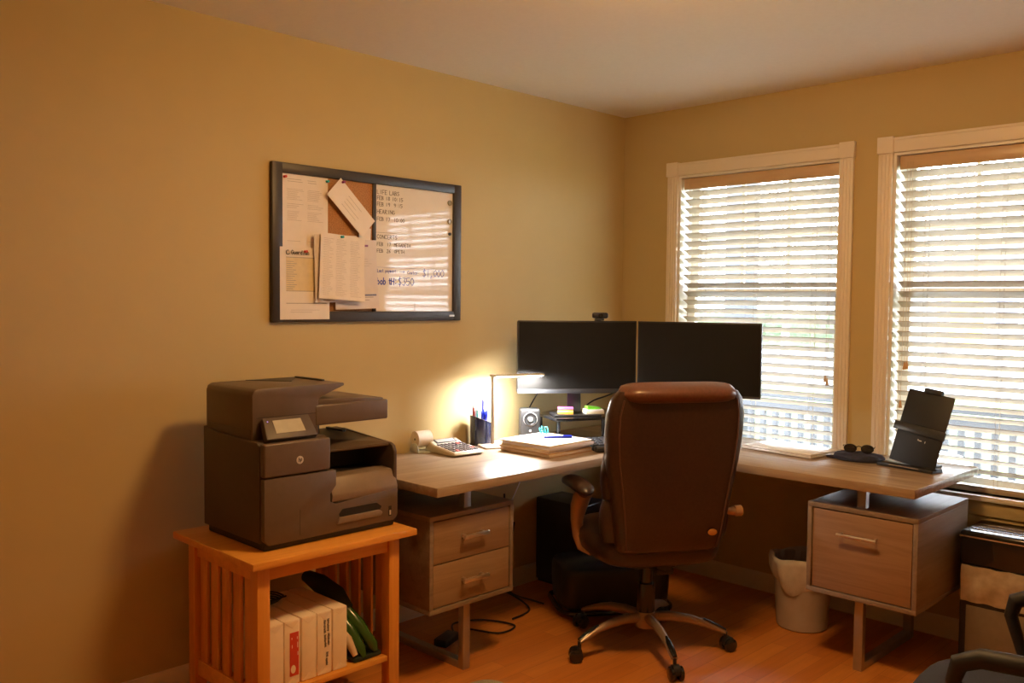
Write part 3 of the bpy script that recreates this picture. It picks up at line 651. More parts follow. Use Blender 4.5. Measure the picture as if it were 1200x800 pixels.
def patch(q, S, u0, u1, v0, v1, d=.0005):
    n = 8
    for k in range(n):
        for j in range(n):
            a, b_ = u0+(u1-u0)*k/n, u0+(u1-u0)*(k+1)/n; e, f = v0+(v1-v0)*j/n, v0+(v1-v0)*(j+1)/n
            q.bm.faces.new([q.bm.verts.new(S(p, r, d)) for p, r in ((a, e), (b_, e), (b_, f), (a, f))])
patch(q, S, .12, .94, .40, .86); wp(q, 'tan_table', M['papery'], t)
q = MB(); patch(q, S, .12, .94, .855, .865, .0008); patch(q, S, .12, .94, .39, .40, .0008); patch(q, S, .12, .94, .22, .23, .0008)
for k in range(14): patch(q, S, .13, .13+.12+.1*((k*7) % 5)/5, .42+k*.029, .428+k*.029, .0008)
wp(q, 'print_pattern', M['ink'], t)
q = MB(); letter(q, 'Guardian', -2.128, 1.595, .016, wl=.0022, adv=1.15, th=.0012, to3=lambda u, v, d: Vector((.0275+d, u, v)))
q.tube([(.0278, -2.143+.008*math.cos(a), 1.602+.008*math.sin(a)) for a in [PI*.35+i*PI*1.5/10 for i in range(11)]], .0016, 6)
wp(q, 'printed_logo', M['inkd'], t)
tb, S = sheet('paper_sheet', 'pale printed bill behind the curling stapled pages, lower right of the cork', 'paper', (-1.822, 1.525), .212, .285, .03, .0245,
      [(.62, .72, 4, .004), (.12, .16, 2, .012)], m='paperb', curl=.010, cols=((.3, .5), (.62, .9)))
q = MB(); patch(q, S, .56, .80, .90, .93, .0008); wp(q, 'purple_band', M['purplep'], tb)
q = MB(); patch(q, S, .03, .95, .185, .21, .0008); patch(q, S, .10, .60, .165, .185, .0008); wp(q, 'dark_band', M['bluep'], tb)
sheet('paper_sheet', 'worn page edge sticking out left of the curling stapled pages', 'paper', (-1.925, 1.545), .205, .270, .02, .034, [], m='paperb', curl=.006)
sheet('paper_sheet', 'curling stapled pages with fine print pinned at the centre of the cork board', 'paper', (-1.905, 1.550), .212, .262, -.06, .044,
      [(.06, .92, 34, .0035)], curl=.018, cols=((.06, .30), (.34, .60), (.66, .92)))
sheet('small_note', 'small slip of paper under the lower corner of the tilted envelope', 'note', (-1.770, 1.690), .060, .060, -.05, .014, [(.6, .8, 2, .03)], cols=((.1, .5),))
t, S = sheet('envelope', 'tilted blank envelope with faint handwriting pinned over the cork', 'envelope', (-1.850, 1.795), .235, .098, -.76, .031, [(.25, .75, 4, .015)], curl=.004, cols=((.3, .8),))
# push pins
def pin(y, z, x, m, label):
    t = thing('push_pin', label, 'push pin', (x, y, z), group='push pins in the cork board')
    mx = Matrix.Rotation(PI/2, 4, 'Y')
    MB().lathe([(0, .0), (.0055, 0), (.0055, .0015), (.0030, .003), (.0032, .010), (.0052, .0118), (.0052, .0135), (0, .0135)], (0, 0, 0), 14, mx=mx).build('pin_head', M[m], t)
    MB().tube([(-.010, 0, 0), (.001, 0, 0)], .0006, 6).build('needle', M['chrome'], t)
pin(-2.150, 1.893, .0135, 'red', 'red push pin in the top left corner of the upper form')
pin(-1.957, 1.893, .0135, 'teal', 'teal push pin in the top right corner of the upper form')
pin(-1.893, 1.895, .0325, 'purple', 'dark purple push pin at the top of the tilted envelope')
pin(-1.908, 1.673, .0455, 'teal', 'teal push pin at the top of the curling stapled pages')
pin(-2.066, 1.608, .0265, 'red', 'red push pin beside the round logo on the lower form')
def magnet(y, z, r, m, label):
    mx = Matrix.Rotation(PI/2, 4, 'Y')
    o = MB().lathe([(0, 0), (r, 0), (r, .006), (r*.7, .0075), (r*.55, .005), (0, .005)], (0, 0, 0), 20, mx=mx).build('magnet', M[m]); o.location = (.0112, y, z)
    tag(o, label, 'magnet', 'magnets on the whiteboard')
magnet(-1.300, 1.862, .012, 'clear', 'upper round clear magnet at the right edge of the whiteboard')
magnet(-1.300, 1.778, .012, 'clear', 'lower round clear magnet at the right edge of the whiteboard')
magnet(-1.300, 1.722, .007, 'blk', 'small black magnet below the clear ones at the right edge of the whiteboard')

# ================================================================== ON THE DESK
# printing calculator's paper roll
t = thing('paper_roll_holder', 'roll of white calculator paper in a pale holder behind the calculator', 'paper roll', (.056, -1.492, DZ), math.radians(-8))
mx = Matrix.Rotation(PI/2, 4, 'X')
MB().lathe([(.0055, -.036), (.036, -.036), (.036, .036), (.0055, .036), (.0055, -.036)], (0, 0, .057), 32, mx=mx).build('paper_roll', M['tape'], t)
MB().tube([(0, -.0362, .057), (0, .0362, .057)], .0054, 12).build('core', M['blk'], t)
MB().prism([(-.032, 0), (.040, 0), (.030, .030), (.010, .042), (-.018, .036), (-.032, .012)], 'y', -.041, -.0375, bev=.001).prism([(-.032, 0), (.040, 0), (.030, .030), (.010, .042), (-.018, .036), (-.032, .012)], 'y', .0375, .041, bev=.001).box(-.032, .040, -.038, .038, 0, .006).build('holder', M['blu'], t)
# calculator
t = thing('calculator', 'cream desktop calculator with dark keys at the left end of the desk', 'calculator', (.172, -1.405, DZ), math.radians(-4))
# length along x (display end toward the wall), width along y
MB().prism([(-.105, .006), (-.098, .030), (-.088, .050), (-.045, .034), (.105, .016), (.112, .010), (.095, .001), (-.080, .001)], 'y', -.080, .080, bev=.006, seg=3).build('case', M['calc'], t)
def plane_xz(x): return (.034+(x+.045)*(-.018/.150)) if x > -.045 else .050+(x+.088)*(-.016/.043)
MB().prism([(-.084, .0485), (-.045, .0345), (.104, .0165), (.104, .0185), (-.044, .0362), (-.084, .0508)], 'y', -.074, .074, bev=.001).build('face_plate', M['calct'], t)
d = MB(); a = math.atan2(.016, .043); d.box(-.018, .015, -.056, .056, -.001, .0022, .001); d.bm.transform(TR(-.0655, 0, .0445) @ Matrix.Rotation(a, 4, 'Y')); dd = d.build('display', M['dgrey'], t)
d = MB(); d.box(-.013, .010, -.048, .048, .001, .0030); d.bm.transform(TR(-.0655, 0, .0445) @ Matrix.Rotation(a, 4, 'Y')); d.build('lcd_window', M['lcd'], dd)
a = math.atan2(.018, .150)
for i in range(5):
    for j in range(7):
        x = -.030+i*.0265; y = -.060+j*.020
        k = MB().box(-.0095, .0095, -.0072, .0072, 0, .0055, .002); k.bm.transform(TR(x, y, plane_xz(x)+.001) @ Matrix.Rotation(a, 4, 'Y'))
        k.build('key', M['keyr'] if (i, j) in ((0, 5), (3, 6), (4, 1)) else M['keyd'], t)
# pen cup and pens
CX, CY = .080, -1.160
t = thing('pen_cup', 'dark blue cylindrical pen cup full of pens beside the desk lamp', 'pen cup', (CX, CY, DZ))
n = 32; rings = []
def rim(a): return .118+.018*math.cos(a-math.radians(250))
for fz, r in ((0, .048), (1, .050)):
    rings.append([(r*math.cos(2*PI*k/n), r*math.sin(2*PI*k/n), (rim(2*PI*k/n) if fz else 0)) for k in range(n)])
rings.append([(.047*math.cos(2*PI*k/n), .047*math.sin(2*PI*k/n), rim(2*PI*k/n)) for k in range(n)])
rings.append([(.045*math.cos(2*PI*k/n), .045*math.sin(2*PI*k/n), .006) for k in range(n)])
MB().loft(rings).build('cup_wall', M['cup'], t)
MB().tube([(.0485*math.cos(a), .0485*math.sin(a), rim(a)) for a in [2*PI*k/n for k in range(n)]], .0018, 6, closed=True).build('rim', M['dgrey'], t)
MB().lathe([(0, 0), (.050, 0), (.050, .007), (.046, .009), (0, .009)]).build('base_ring', M['blk'], t)
pens = [(-.026, -.020, .168, 'pg', 'grey pen, tallest at the left of the pen cup'), (-.012, -.030, .176, 'red', 'pen with a red end at the back left of the pen cup'), (-.030, -.002, .162, 'pg', 'silver pen against the left rim of the pen cup'),
        (.0, -.020, .165, 'teal', 'teal pen near the middle of the pen cup'), (-.005, .018, .200, 'pb', 'blue pen standing highest in the pen cup'),
        (.010, .026, 0.152, 'pb', 0), (.022, .014, 0.150, 'pb', 0), (.028, .0, 0.146, 'pb', 0), (.020, -.012, 0.151, 'pb', 0), (.012, .005, 0.154, 'pb', 0), (-.012, .032, 0.149, 'pb', 0), (.002, .034, 0.146, 'pb', 0)]
for dx, dy, ht, m, lb in pens:
    t = thing('pen', lb or 'short blue pen in the crowded right half of the pen cup', 'pen', (CX+dx*.9, CY+dy*.9, DZ+.0095), group='pens in the pen cup')
    tx, ty = dx*.18, dy*.18
    MB().tube([(0, 0, 0), (tx*.05, ty*.05, .012), (tx*.8, ty*.8, ht-.030), (tx, ty, ht-.012)], [.0012, .0042, .0045, .0042], 8).build('barrel', M[m], t)
    MB().tube([(tx*.97, ty*.97, ht-.014), (tx, ty, ht-.010), (tx*1.03, ty*1.03, ht)], [.0046, .0040, .0026], 8).tube([(tx+.005, ty, ht-.030), (tx+.0055, ty, ht-.010)], .0011, 5).build('cap', M['pb' if m == 'pb' else 'white'], t)
# LED desk lamp
t = thing('desk_lamp', 'slim white LED desk lamp lighting the wall beside the left monitor', 'desk lamp', (.158, -1.157, DZ), math.radians(67.6))
MB().box(-.068, .048, -.085, .018, .0, .012, .005, 3).build('lamp_base', M['lampp'], t)
MB().box(-.006, .006, -.010, .010, .010, .322, .003).build('stem', M['lampp'], t)
MB().box(.0058, .0066, -.003, .003, .02, .30).build('stem_inlay', M['logo'], t)
hd = MB().box(-.012, .252, -.019, .019, .319, .329, .004, 3).build('lamp_head', M['lampp'], t)
MB().box(.015, .240, -.014, .014, .3175, .3192).build('led_strip', emit('led_light', (1.0, .97, .93), DESKLAMP), hd)
# paper stack
t = thing('paper_stack', 'thick stack of papers and folders on the desk in front of the left monitor', 'stack of papers', (.408, -1.068, DZ), math.radians(1))
rnd = random.Random(11); z = 0; seq = [('fold', .004), ('stp', .010), ('fold', .004), ('stp', .011), ('papery', .003), ('paperb', .014), ('papery', .005)]
for m, th in seq:
    a = rnd.uniform(-.04, .04); s = MB(); s.box(-.146, .146, -.143, .143, 0, th, min(.001, th*.3)); dx, dy = rnd.uniform(-.008, .008), rnd.uniform(-.006, .006)
    s.bm.transform(TR(dx, dy, z) @ RZ(a)); s.build('paper_bundle' if m in ('stp', 'paperb') else 'folder', M[m], t); z += th+.0002
STZ = DZ+z
s = MB().box(-.146, .150, -.146, .146, 0, .0008); s.bm.transform(TR(0, 0, z+.0002)); s.build('top_sheet', M['white'], t); STZ += .0012
# reading glasses and pen on the stack
t = thing('eyeglasses', 'teal-rimmed eyeglasses folded on the paper stack', 'eyeglasses', (.315, -.985, STZ), math.radians(215)); m = MB()
for s in (-1, 1):
    m.tube([(.003+.010*math.sin(a), s*.033+.026*math.cos(a), .019+.015*math.sin(a)) for a in [2*PI*k/20 for k in range(20)]], .0028, 6, closed=True)
m.tube([(.003, -.008, .026), (.005, 0, .030), (.003, .008, .026)], .0018, 6); m.build('rims', M['teal'], t)
for s in (-1, 1): MB().tube([(.003, s*.060, .026), (-.010, s*.062, .027), (-.018, s*.03, .016), (-.020, -s*.04, .006), (-.018, -s*.06, .003)], .0020, 6).build('temple', M['teal'], t)
t = thing('ballpoint_pen', 'blue ballpoint pen lying on the paper stack', 'pen', (.43, -1.02, STZ), math.radians(58))
MB().tube([(-.062, 0, .006), (-.056, 0, .006), (-.03, 0, .006), (.03, 0, .006)], [.0015, .005, .0055, .005], 10).build('barrel', M['pb'], t)
MB().tube([(.022, 0, .006), (.070, 0, .006)], .0060, 10).tube([(.03, 0, .0125), (.066, 0, .0125)], .0012, 5).build('cap', M['pb'], t)
# keyboard and wrist rest
t = thing('keyboard', 'black keyboard on the desk beside the paper stack', 'keyboard', (.616, -.714, DZ), math.radians(58))
MB().prism([(-.062, 0), (.062, 0), (.062, .040), (-.062, .020)], 'x', -.205, .205, bev=.004).build('keyboard_case', M['blk'], t)
for r in range(5):
    for c in range(14):
        x = -.190+c*.0293; y = .047-r*.0235; zt = .020+(y+.062)*.161
        k = MB().box(-.0128, .0128, -.0098, .0098, 0, .008, .0022, 1); k.bm.transform(TR(x, y, zt)); k.build('key', M['key'], t)
t = thing('wrist_rest', 'black padded wrist rest along the front of the keyboard', 'wrist rest', (.690, -.762, DZ), math.radians(58))
MB().box(-.205, .205, -.022, .022, 0, .026, .010, 4).build('pad', M['blk'], t)
# monitor riser
RZT = .875
t = thing('monitor_riser', 'black low shelf standing under the left monitor', 'monitor riser', (.28, -.66, DZ))
poly = [(.115, -.810), (.327, -.909), (.430, -.670), (.42, -.42), (.22, -.40), (.06, -.62)]
wp(MB().prism(poly, 'z', RZT-.014, RZT, bev=.003), 'shelf_board', M['blkg'], t)
for px_, py_ in ((.130, -.803), (.322, -.888), (.414, -.672), (.08, -.62), (.40, -.44), (.235, -.415)):
    wp(MB().tube([(px_, py_, DZ), (px_, py_, RZT-.012)], .009, 14).lathe([(.012, 0), (.012, .010), (0, .010)], (px_, py_, DZ), 14), 'leg', M['blkg'], t)
# monitors
def monitor(cx, cy, ang, z0, label, base_z, chin):
    t = thing('monitor', label, 'monitor', (cx, cy, base_z), ang, 'pair of monitors on the desk'); a = z0-base_z; hw = .287; hh = .345
    MB().box(-hw, hw, .006, .040, a+.002, a+hh-.002, .006, 2).box(-.19, .19, .036, .058, a+.05, a+.26, .012, 3).build('back_housing', M['blk'], t)
    MB().box(-hw, hw, -.004, .008, a, a+hh, .002).build('bezel', M['blk'], t)
    sc = MB().box(-hw+.006, hw-.006, -.0052, -.0035, a+(.022 if chin else .010), a+hh-.007).build('screen', M['scr'], t)
    c = MB().box(-hw, hw, -.0065, .004, a-.001, a+(.020 if chin else .009), .002).build('chin', M['chin'], t)
    q = MB().box(-.016, .016, -.0072, -.0060, a+.008, a+.013, .0004); q.build('logo', M['dgrey'], c)
    MB().prism([(-.034, .014), (.034, .014), (.030, a+.10), (-.030, a+.10)], 'y', .060, .078, bev=.004).build('neck', M['dgrey'], t)
    (MB().box(-.115, .115, -.035, .105, 0, .012, .005, 3) if chin else MB().box(-.09, .09, .005, .125, 0, .012, .005, 3)).build('stand_base', M['blk'], t)
    return t
monitor(.323, -.760, math.radians(52.66), .986, 'left black monitor with a webcam on top', RZT, True)
monitor(.781, -.435, math.radians(22.0), .986, 'right black monitor in front of the left window', DZ, False)
t = thing('webcam', 'small black webcam clipped on top of the left monitor', 'webcam', (.391, -.678, 1.3325), math.radians(52.7))
MB().box(-.038, .038, -.016, .014, .010, .038, .010, 4).build('body', M['blk'], t)
mx = Matrix.Rotation(PI/2, 4, 'X'); MB().lathe([(0, .004), (.008, .004), (.011, .0), (.011, -.004), (0, -.004)], (0, -.017, .024), 20, mx=mx).build('lens', M['blkg'], t)
MB().box(-.018, .018, -.014, .030, -.0, .010, .003).box(-.016, .016, .042, .050, -.04, .008, .003).box(-.016, .016, -.012, .045, 0, .006).build('clip', M['blk'], t)
# sticky notes
def notes(cx, cy, rz, layers, label):
    t = thing('sticky_notes', label, 'sticky notes', (cx, cy, RZT+.0125), rz, 'sticky notes on the monitor riser'); z = .0
    for m, w_, d_, h, a in layers:
        s = MB().box(-w_/2, w_/2, -d_/2, d_/2, 0, h, .0004); s.bm.transform(TR(0, 0, z) @ RZ(a)); s.build('note_pad', M[m], t); z += h+.0001
    return t, z
notes(.282, -.794, math.radians(42), [('orange', .074, .072, .012, 0), ('cream', .073, .072, .005, .02), ('orange', .072, .072, .006, -.02), ('pink', .073, .072, .006, .03)], 'pink and orange block of sticky notes on the riser')
t, z = notes(.360, -.682, math.radians(55), [('cream', .090, .070, .012, 0), ('white', .088, .070, .008, -.04)], 'white pads with a green sticky pad on top, on the riser')
s = MB().box(-.034, .034, -.022, .022, 0, .005, .0006); s.bm.transform(TR(0, .004, z) @ RZ(.1)); s.build('green_pad', M['green'], t)
s = MB().prism([(-.034, 0), (.034, 0), (.030, .003), (-.034, .010)], 'y', -.02, .02); s.bm.transform(TR(0, .006, z+.0052) @ RZ(.14)); s.build('lifted_green_note', M['green'], t)
# speaker
t = thing('speaker', 'small dark grey speaker with a round driver beside the riser', 'speaker', (.180, -.930, DZ), math.radians(50))
MB().box(-.048, .048, -.002, .085, 0, .155, .012, 3).build('cabinet', M['spk'], t)
mx = Matrix.Rotation(PI/2, 4, 'X')
dv = MB().lathe([(.031, .000), (.031, .004), (.026, .004), (.024, .001), (.013, -.004), (.012, .002), (.006, .005), (0, .0055)], (0, -.002, .107), 28, mx=mx).build('driver', M['blk'], t)
MB().lathe([(.0310, 0), (.0330, .0), (.0330, .003), (.0290, .0035), (.029, 0)], (0, -.002, .107), 28, mx=mx).lathe([(0, .002), (.012, .003), (.010, .007), (0, .009)], (0, -.002, .107), 20, mx=mx).build('driver_ring', M['logo'], dv)
MB().lathe([(0, .004), (.005, .004), (.006, 0), (0, 0)], (0, -.002, .052), 14, mx=mx).build('status_dot', M['logo'], t)
# laptop
t = thing('laptop', 'closed silver laptop on the desk in front of the left window', 'laptop', (1.160, -.250, DZ), math.radians(-7))
MB().box(-.180, .180, -.118, .118, .002, .011, .003, 2).build('laptop_base', M['lap'], t)
ld = MB().box(-.180, .180, -.118, .118, .0125, .020, .003, 2).build('lid', M['lap'], t)
MB().box(-.16, .16, -.10, .10, 0, .0025).build('feet', M['blk'], t)
MB().box(-.022, .022, -.006, .006, .0198, .0202).build('lid_emblem', M['logo'], ld)
# cloth cap with sunglasses
t = thing('knit_cap', 'flat dark navy knit cap on the desk between laptop and document holder', 'cap', (1.470, -.250, DZ), math.radians(8))
rings = []
for z, a, b_ in ((0, .090, .062), (.004, .104, .072), (.016, .106, .074), (.026, .098, .068), (.031, .068, .046), (.033, .02, .014)):
    rings.append([Vector((a*math.cos(u)*(1+.05*math.sin(3*u+z*90)), b_*math.sin(u)*(1+.06*math.cos(2*u)), z+.003*math.sin(5*u)*(1 if z > .01 else 0))) for u in [2*PI*k/36 for k in range(36)]])
MB().loft(rings).build('cap_body', M['navy'], t)
MB().prism([(-.085, -.035), (-.125, -.025), (-.135, .0), (-.125, .02), (-.085, .03)], 'z', .001, .008, bev=.002).build('brim', M['navy'], t)
t = thing('sunglasses', 'dark sunglasses resting on the navy cap', 'sunglasses', (1.478, -.262, DZ+.034), math.radians(20)); m = MB()
for s in (-1, 1):
    l = MB().loft([[Vector((s*.034+.027*math.cos(u)*k_, -.004*j_-.002, .018+.019*math.sin(u)*k_)) for u in [2*PI*i/22 for i in range(22)]] for j_, k_ in ((0, 1), (1, .98), (1.4, .7))])
    l.build('lens', M['lens'], t)
    m.tube([(s*.062, 0, .026), (s*.064, .02, .026), (s*.060, .09, .016), (s*.056, .115, .004)], .0025, 6)
m.tube([(-.012, -.002, .024), (0, -.002, .028), (.012, -.002, .024)], .0022, 6); m.build('frame', M['blkg'], t)
# document holder
t = thing('document_holder', 'black tilted document holder on the right end of the desk', 'document holder', (1.706, -.285, DZ), math.radians(-12))
rot = Matrix.Rotation(math.radians(-14), 4, 'X')
def dp(mb, n, m, par=None):
    mb.bm.transform(TR(0, .0, .014) @ rot @ Matrix.Rotation(math.radians(7), 4, 'Y')); return mb.build(n, M[m], par or t)
bd = dp(MB().box(-.105, .100, 0, .006, 0, .305, .003), 'board', 'doc')
dp(MB().box(-.035, .045, -.006, .012, .300, .322, .004), 'top_clip', 'doc')
dp(MB().box(-.120, .108, -.010, -.001, .128, .162, .002), 'line_guide', 'docb')
q = MB().box(-.004, .000, -.0008, .0, .104, .110).box(.002, .014, -.0008, 0, .103, .107).box(.0285, .0305, -.0008, 0, .100, .108); dp(q, 'lettering', 'logo')
MB().prism([(-.045, 0), (.030, 0), (.026, .014), (-.010, .014), (-.022, .008), (-.045, .014)], 'x', -.128, .118, bev=.002).build('ledge', M['doc'], t)
MB().box(-.07, .06, -.0452, -.0440, .009, .0125).build('ledge_highlight_strip', M['chrome'], t)
MB().tube([(0, .02, .006), (0, .075, .10), (0, .068, .19)], .006, 8).box(-.05, .05, .02, .14, 0, .008, .003).build('prop_stand', M['doc'], t)

# cables
def cable(pts, r, m, label, name='cable', group=None):
    P_ = [Vector(p) for p in pts]; out = []
    for i in range(len(P_)-1):
        p0, p1, p2, p3 = P_[max(i-1, 0)], P_[i], P_[i+1], P_[min(i+2, len(P_)-1)]
        for k in range(8):
            s = k/8; out.append(.5*((2*p1)+(-p0+p2)*s+(2*p0-5*p1+4*p2-p3)*s*s+(-p0+3*p1-3*p2+p3)*s**3))
    out.append(P_[-1])
    tag(centred(MB().tube(out, r, 8).build(name, M[m])), label, 'cable', group)
cable([(.175, -.86, 1.0), (.13, -.85, .95), (.09, -.85, .89), (.06, -.86, .80), (.03, -.83, .760)], .003, 'blk', 'black cable hanging behind the left monitor, left of its neck')
cable([(.40, -.52, 1.0), (.34, -.53, .965), (.27, -.56, .935), (.20, -.54, .90), (.16, -.50, .881)], .004, 'blk', 'black cable looping behind the left monitor, right of its neck')
cable([(.02, -.78, .70), (.022, -.82, .55), (.025, -.92, .40), (.03, -1.0, .25), (.03, -1.03, .10), (.035, -1.1, .012)], .003, 'white', 'thin white cable hanging below the desk against the wall')
cable([(.08, -1.0, .5), (.10, -1.02, .30), (.12, -1.18, .25), (.20, -1.25, .14), (.16, -1.05, .05), (.3, -1.05, .008), (.34, -1.20, .008)], .0045, 'blk', 'looped black cable on the floor under the desk, nearest the drawer cabinet')
cable([(.05, -.9, .34), (.10, -1.0, .16), (.16, -1.15, .20), (.22, -1.10, .08), (.26, -.98, .02), (.30, -.95, .008)], .0045, 'blk', 'black cable hanging beside the computer tower')
cable([(.30, -1.42, .008), (.42, -1.36, .008), (.40, -1.25, .008), (.26, -1.30, .008), (.2, -1.42, .008), (.27, -1.49, .008), (.315, -1.505, .010)], .004, 'blk', 'black cable lying on the floor below the drawer cabinet')
t = thing('power_adapter', 'black power adapter on the floor under the left drawer cabinet', 'power adapter', (.33, -1.58, 0), math.radians(20))
MB().box(-.03, .03, -.06, .06, 0, .032, .006).build('brick', M['blk'], t); MB().tube([(0, .055, .015), (.01, .085, .008)], [.006, .004], 8).build('strain_relief', M['blk'], t)
# computer tower and footrest under the desk
t = thing('computer_tower', 'black computer tower in the dark corner under the desk', 'computer', (.158, -.60, 0), math.radians(0))
MB().box(-.15, .15, -.10, .10, .012, .43, .008).build('tower_case', M['blk'], t)
MB().box(.148, .156, -.095, .095, .02, .425, .004).build('front_panel', M['blkg'], t)
MB().box(-.14, .14, -.09, .09, 0, .013).build('feet', M['blk'], t)
t = thing('footrest', 'black padded footrest on the floor under the desk behind the brown chair', 'footrest', (.515, -.735, 0), math.radians(55))
MB().loft([sup(0, 0, z, a, b_, 6) for z, a, b_ in ((.03, .235, .14), (.045, .250, .155), (.12, .256, .160), (.19, .256, .160), (.215, .248, .152), (.228, .225, .13))]).build('cushion', M['blk'], t)
MB().tube([p for p in sup(0, 0, .028, .262, .168, 6, 32)], .012, 8, closed=True).build('rim', M['blkg'], t)
for sx_ in (-1, 1):
    for sy_ in (-1, 1): MB().lathe([(0, 0), (.016, 0), (.018, .03), (0, .03)], (sx_*.2, sy_*.11, 0), 12).build('foot', M['blk'], t)
MB().box(-.035, .035, -.10, -.085, .2285, .2300).build('tab', M['dgrey'], t)

# ================================================================== EXECUTIVE CHAIR
CC = Vector((.93, -1.02, 0)); CA = math.radians(148)
t = thing('office_chair', 'brown leather high-back office chair with a five-spoke base', 'office chair', CC, CA)
LV = [(.455, -.205, .185, .030), (.475, -.215, .212, .046), (.53, -.225, .222, .058), (.62, -.232, .234, .063), (.72, -.238, .250, .065), (.82, -.246, .268, .065),
      (.92, -.258, .277, .062), (1.0, -.270, .276, .058), (1.06, -.282, .262, .052), (1.09, -.288, .24, .04)]
MB().loft([[p+Vector((0, 0, 0)) for p in sup(x, 0, z, h, w_, 3.4, 40)] for z, x, w_, h in LV]).build('back_shell', M['leather'], t, ang=60)
# front cushion in three puffed sections (proud of the shell on the seat side)
m = MB()
for za, zb, pw in ((.50, .66, .270), (.665, .86, .272), (.865, 1.03, .262)):
    rg = []
    for k in range(7):
        f = k/6; z = za+(zb-za)*f; e = math.sin(PI*f)**.45 if 0 < f < 1 else .35
        xc = -.232-.055*((z-.62)/.45 if z > .62 else 0)+.055
        rg.append(sup(xc, 0, z, .035+.030*e, pw-.022+.018*e, 3, 32))
    m.loft(rg)
m.build('front_cushion', M['leather'], t, ang=60)
for s in (-1, 1):
    pts = [(x-h*.80, s*(w_*.865), z) for z, x, w_, h in LV[1:-1]]
    MB().tube(pts, .0032, 6).build('seam', M['pipe'], t)
MB().tube([(-.215-.046*.82, y, .478) for y in (-.19, -.1, 0, .1, .19)], .0032, 6).build('seam', M['pipe'], t)
rg = []
for k in range(21):
    f = -1+2*k/20; y = f*.236; e = (1-abs(f)**7)**.5 if abs(f) < 1 else .05; e = max(e, .12)
    rg.append([Vector((-.285+(.078*math.cos(u))*e, y, 1.088+(.040*math.sin(u)+.006*math.cos(2*u))*e-.012*(math.cos(u) < 0)*abs(math.cos(u)))) for u in [2*PI*i/24 for i in range(24)]])
MB().loft(rg).build('headrest_roll', M['leatherl'], t, ang=60)
# seat
MB().loft([sup(.03, 0, z, a, b_, 4, 40) for z, a, b_ in ((.395, .235, .225), (.41, .262, .252), (.45, .272, .262), (.485, .266, .258), (.505, .235, .228), (.512, .15, .15))]).build('seat', M['leather'], t, ang=60)
MB().box(-.10, .14, -.09, .09, .355, .396, .01).box(-.20, -.08, -.035, .035, .36, .385, .006).build('tilt_mechanism', M['blk'], t)
MB().tube([(-.15, 0, .375), (-.19, 0, .39), (-.21, 0, .47)], [.016, .018, .016], 10, flat=1.8).build('back_bracket', M['blk'], t)
MB().tube([(.02, 0, .12), (.0, 0, .19)], .030, 20).tube([(0, 0, .10), (0, 0, .27)], .038, 20).tube([(0, 0, .27), (0, 0, .36)], .026, 20).build('gas_column', M['blkg'], t)
for s in (-1, 1):
    ay = .264 if s > 0 else .314; dl = s*(ay-.296)
    # pad, long axis fore and aft
    rg = []
    for k in range(13):
        f = k/12; x = -.03+.29*f; e = max(.15, (1-abs(2*f-1)**5)**.5)
        rg.append([Vector((x, s*ay+.043*math.cos(u)*e, .668-.012*(2*f-1)**2+.026*math.sin(u)*e)) for u in [2*PI*i/20 for i in range(20)]])
    a = MB().loft(rg).build('arm_pad', M['leather'], t, ang=60)
    MB().tube([(.02, s*.294+dl, .650), (.05, s*.297+dl, .626), (.08, s*.300+dl, .58), (.105, s*.300+dl, .52), (.115, s*.292+dl, .45), (.10, s*.264+dl*.5, .405), (.06, s*.215, .390)],
              [.027, .031, .029, .022, .018, .016, .013], 12, flat=1.25).build('arm_support', M['bronze'], t)
    MB().tube([(.08, s*ay, .650), (.20, s*ay, .650)], [.02, .012], 10).build('pad_bracket', M['bronze'], t)
mx = Matrix.Rotation(PI/2, 4, 'X')
MB().tube([(-.20, -.24, .60), (-.20, -.285, .60)], [.010, .018], 14).tube([(-.20, -.285, .60), (-.20, -.315, .60)], .022, 14).build('adjuster_knob', M['bronze'], t)
mx = Matrix.Rotation(-PI/2, 4, 'Y')
MB().lathe([(0, .003), (.009, .0028), (.0125, .001), (.0125, -.003), (0, -.003)], (-.2925, -.150, .545), 24, mx=mx, sy=1.5).build('badge', mat('brass_badge', (.62, .28, .07), .35, .5), t)
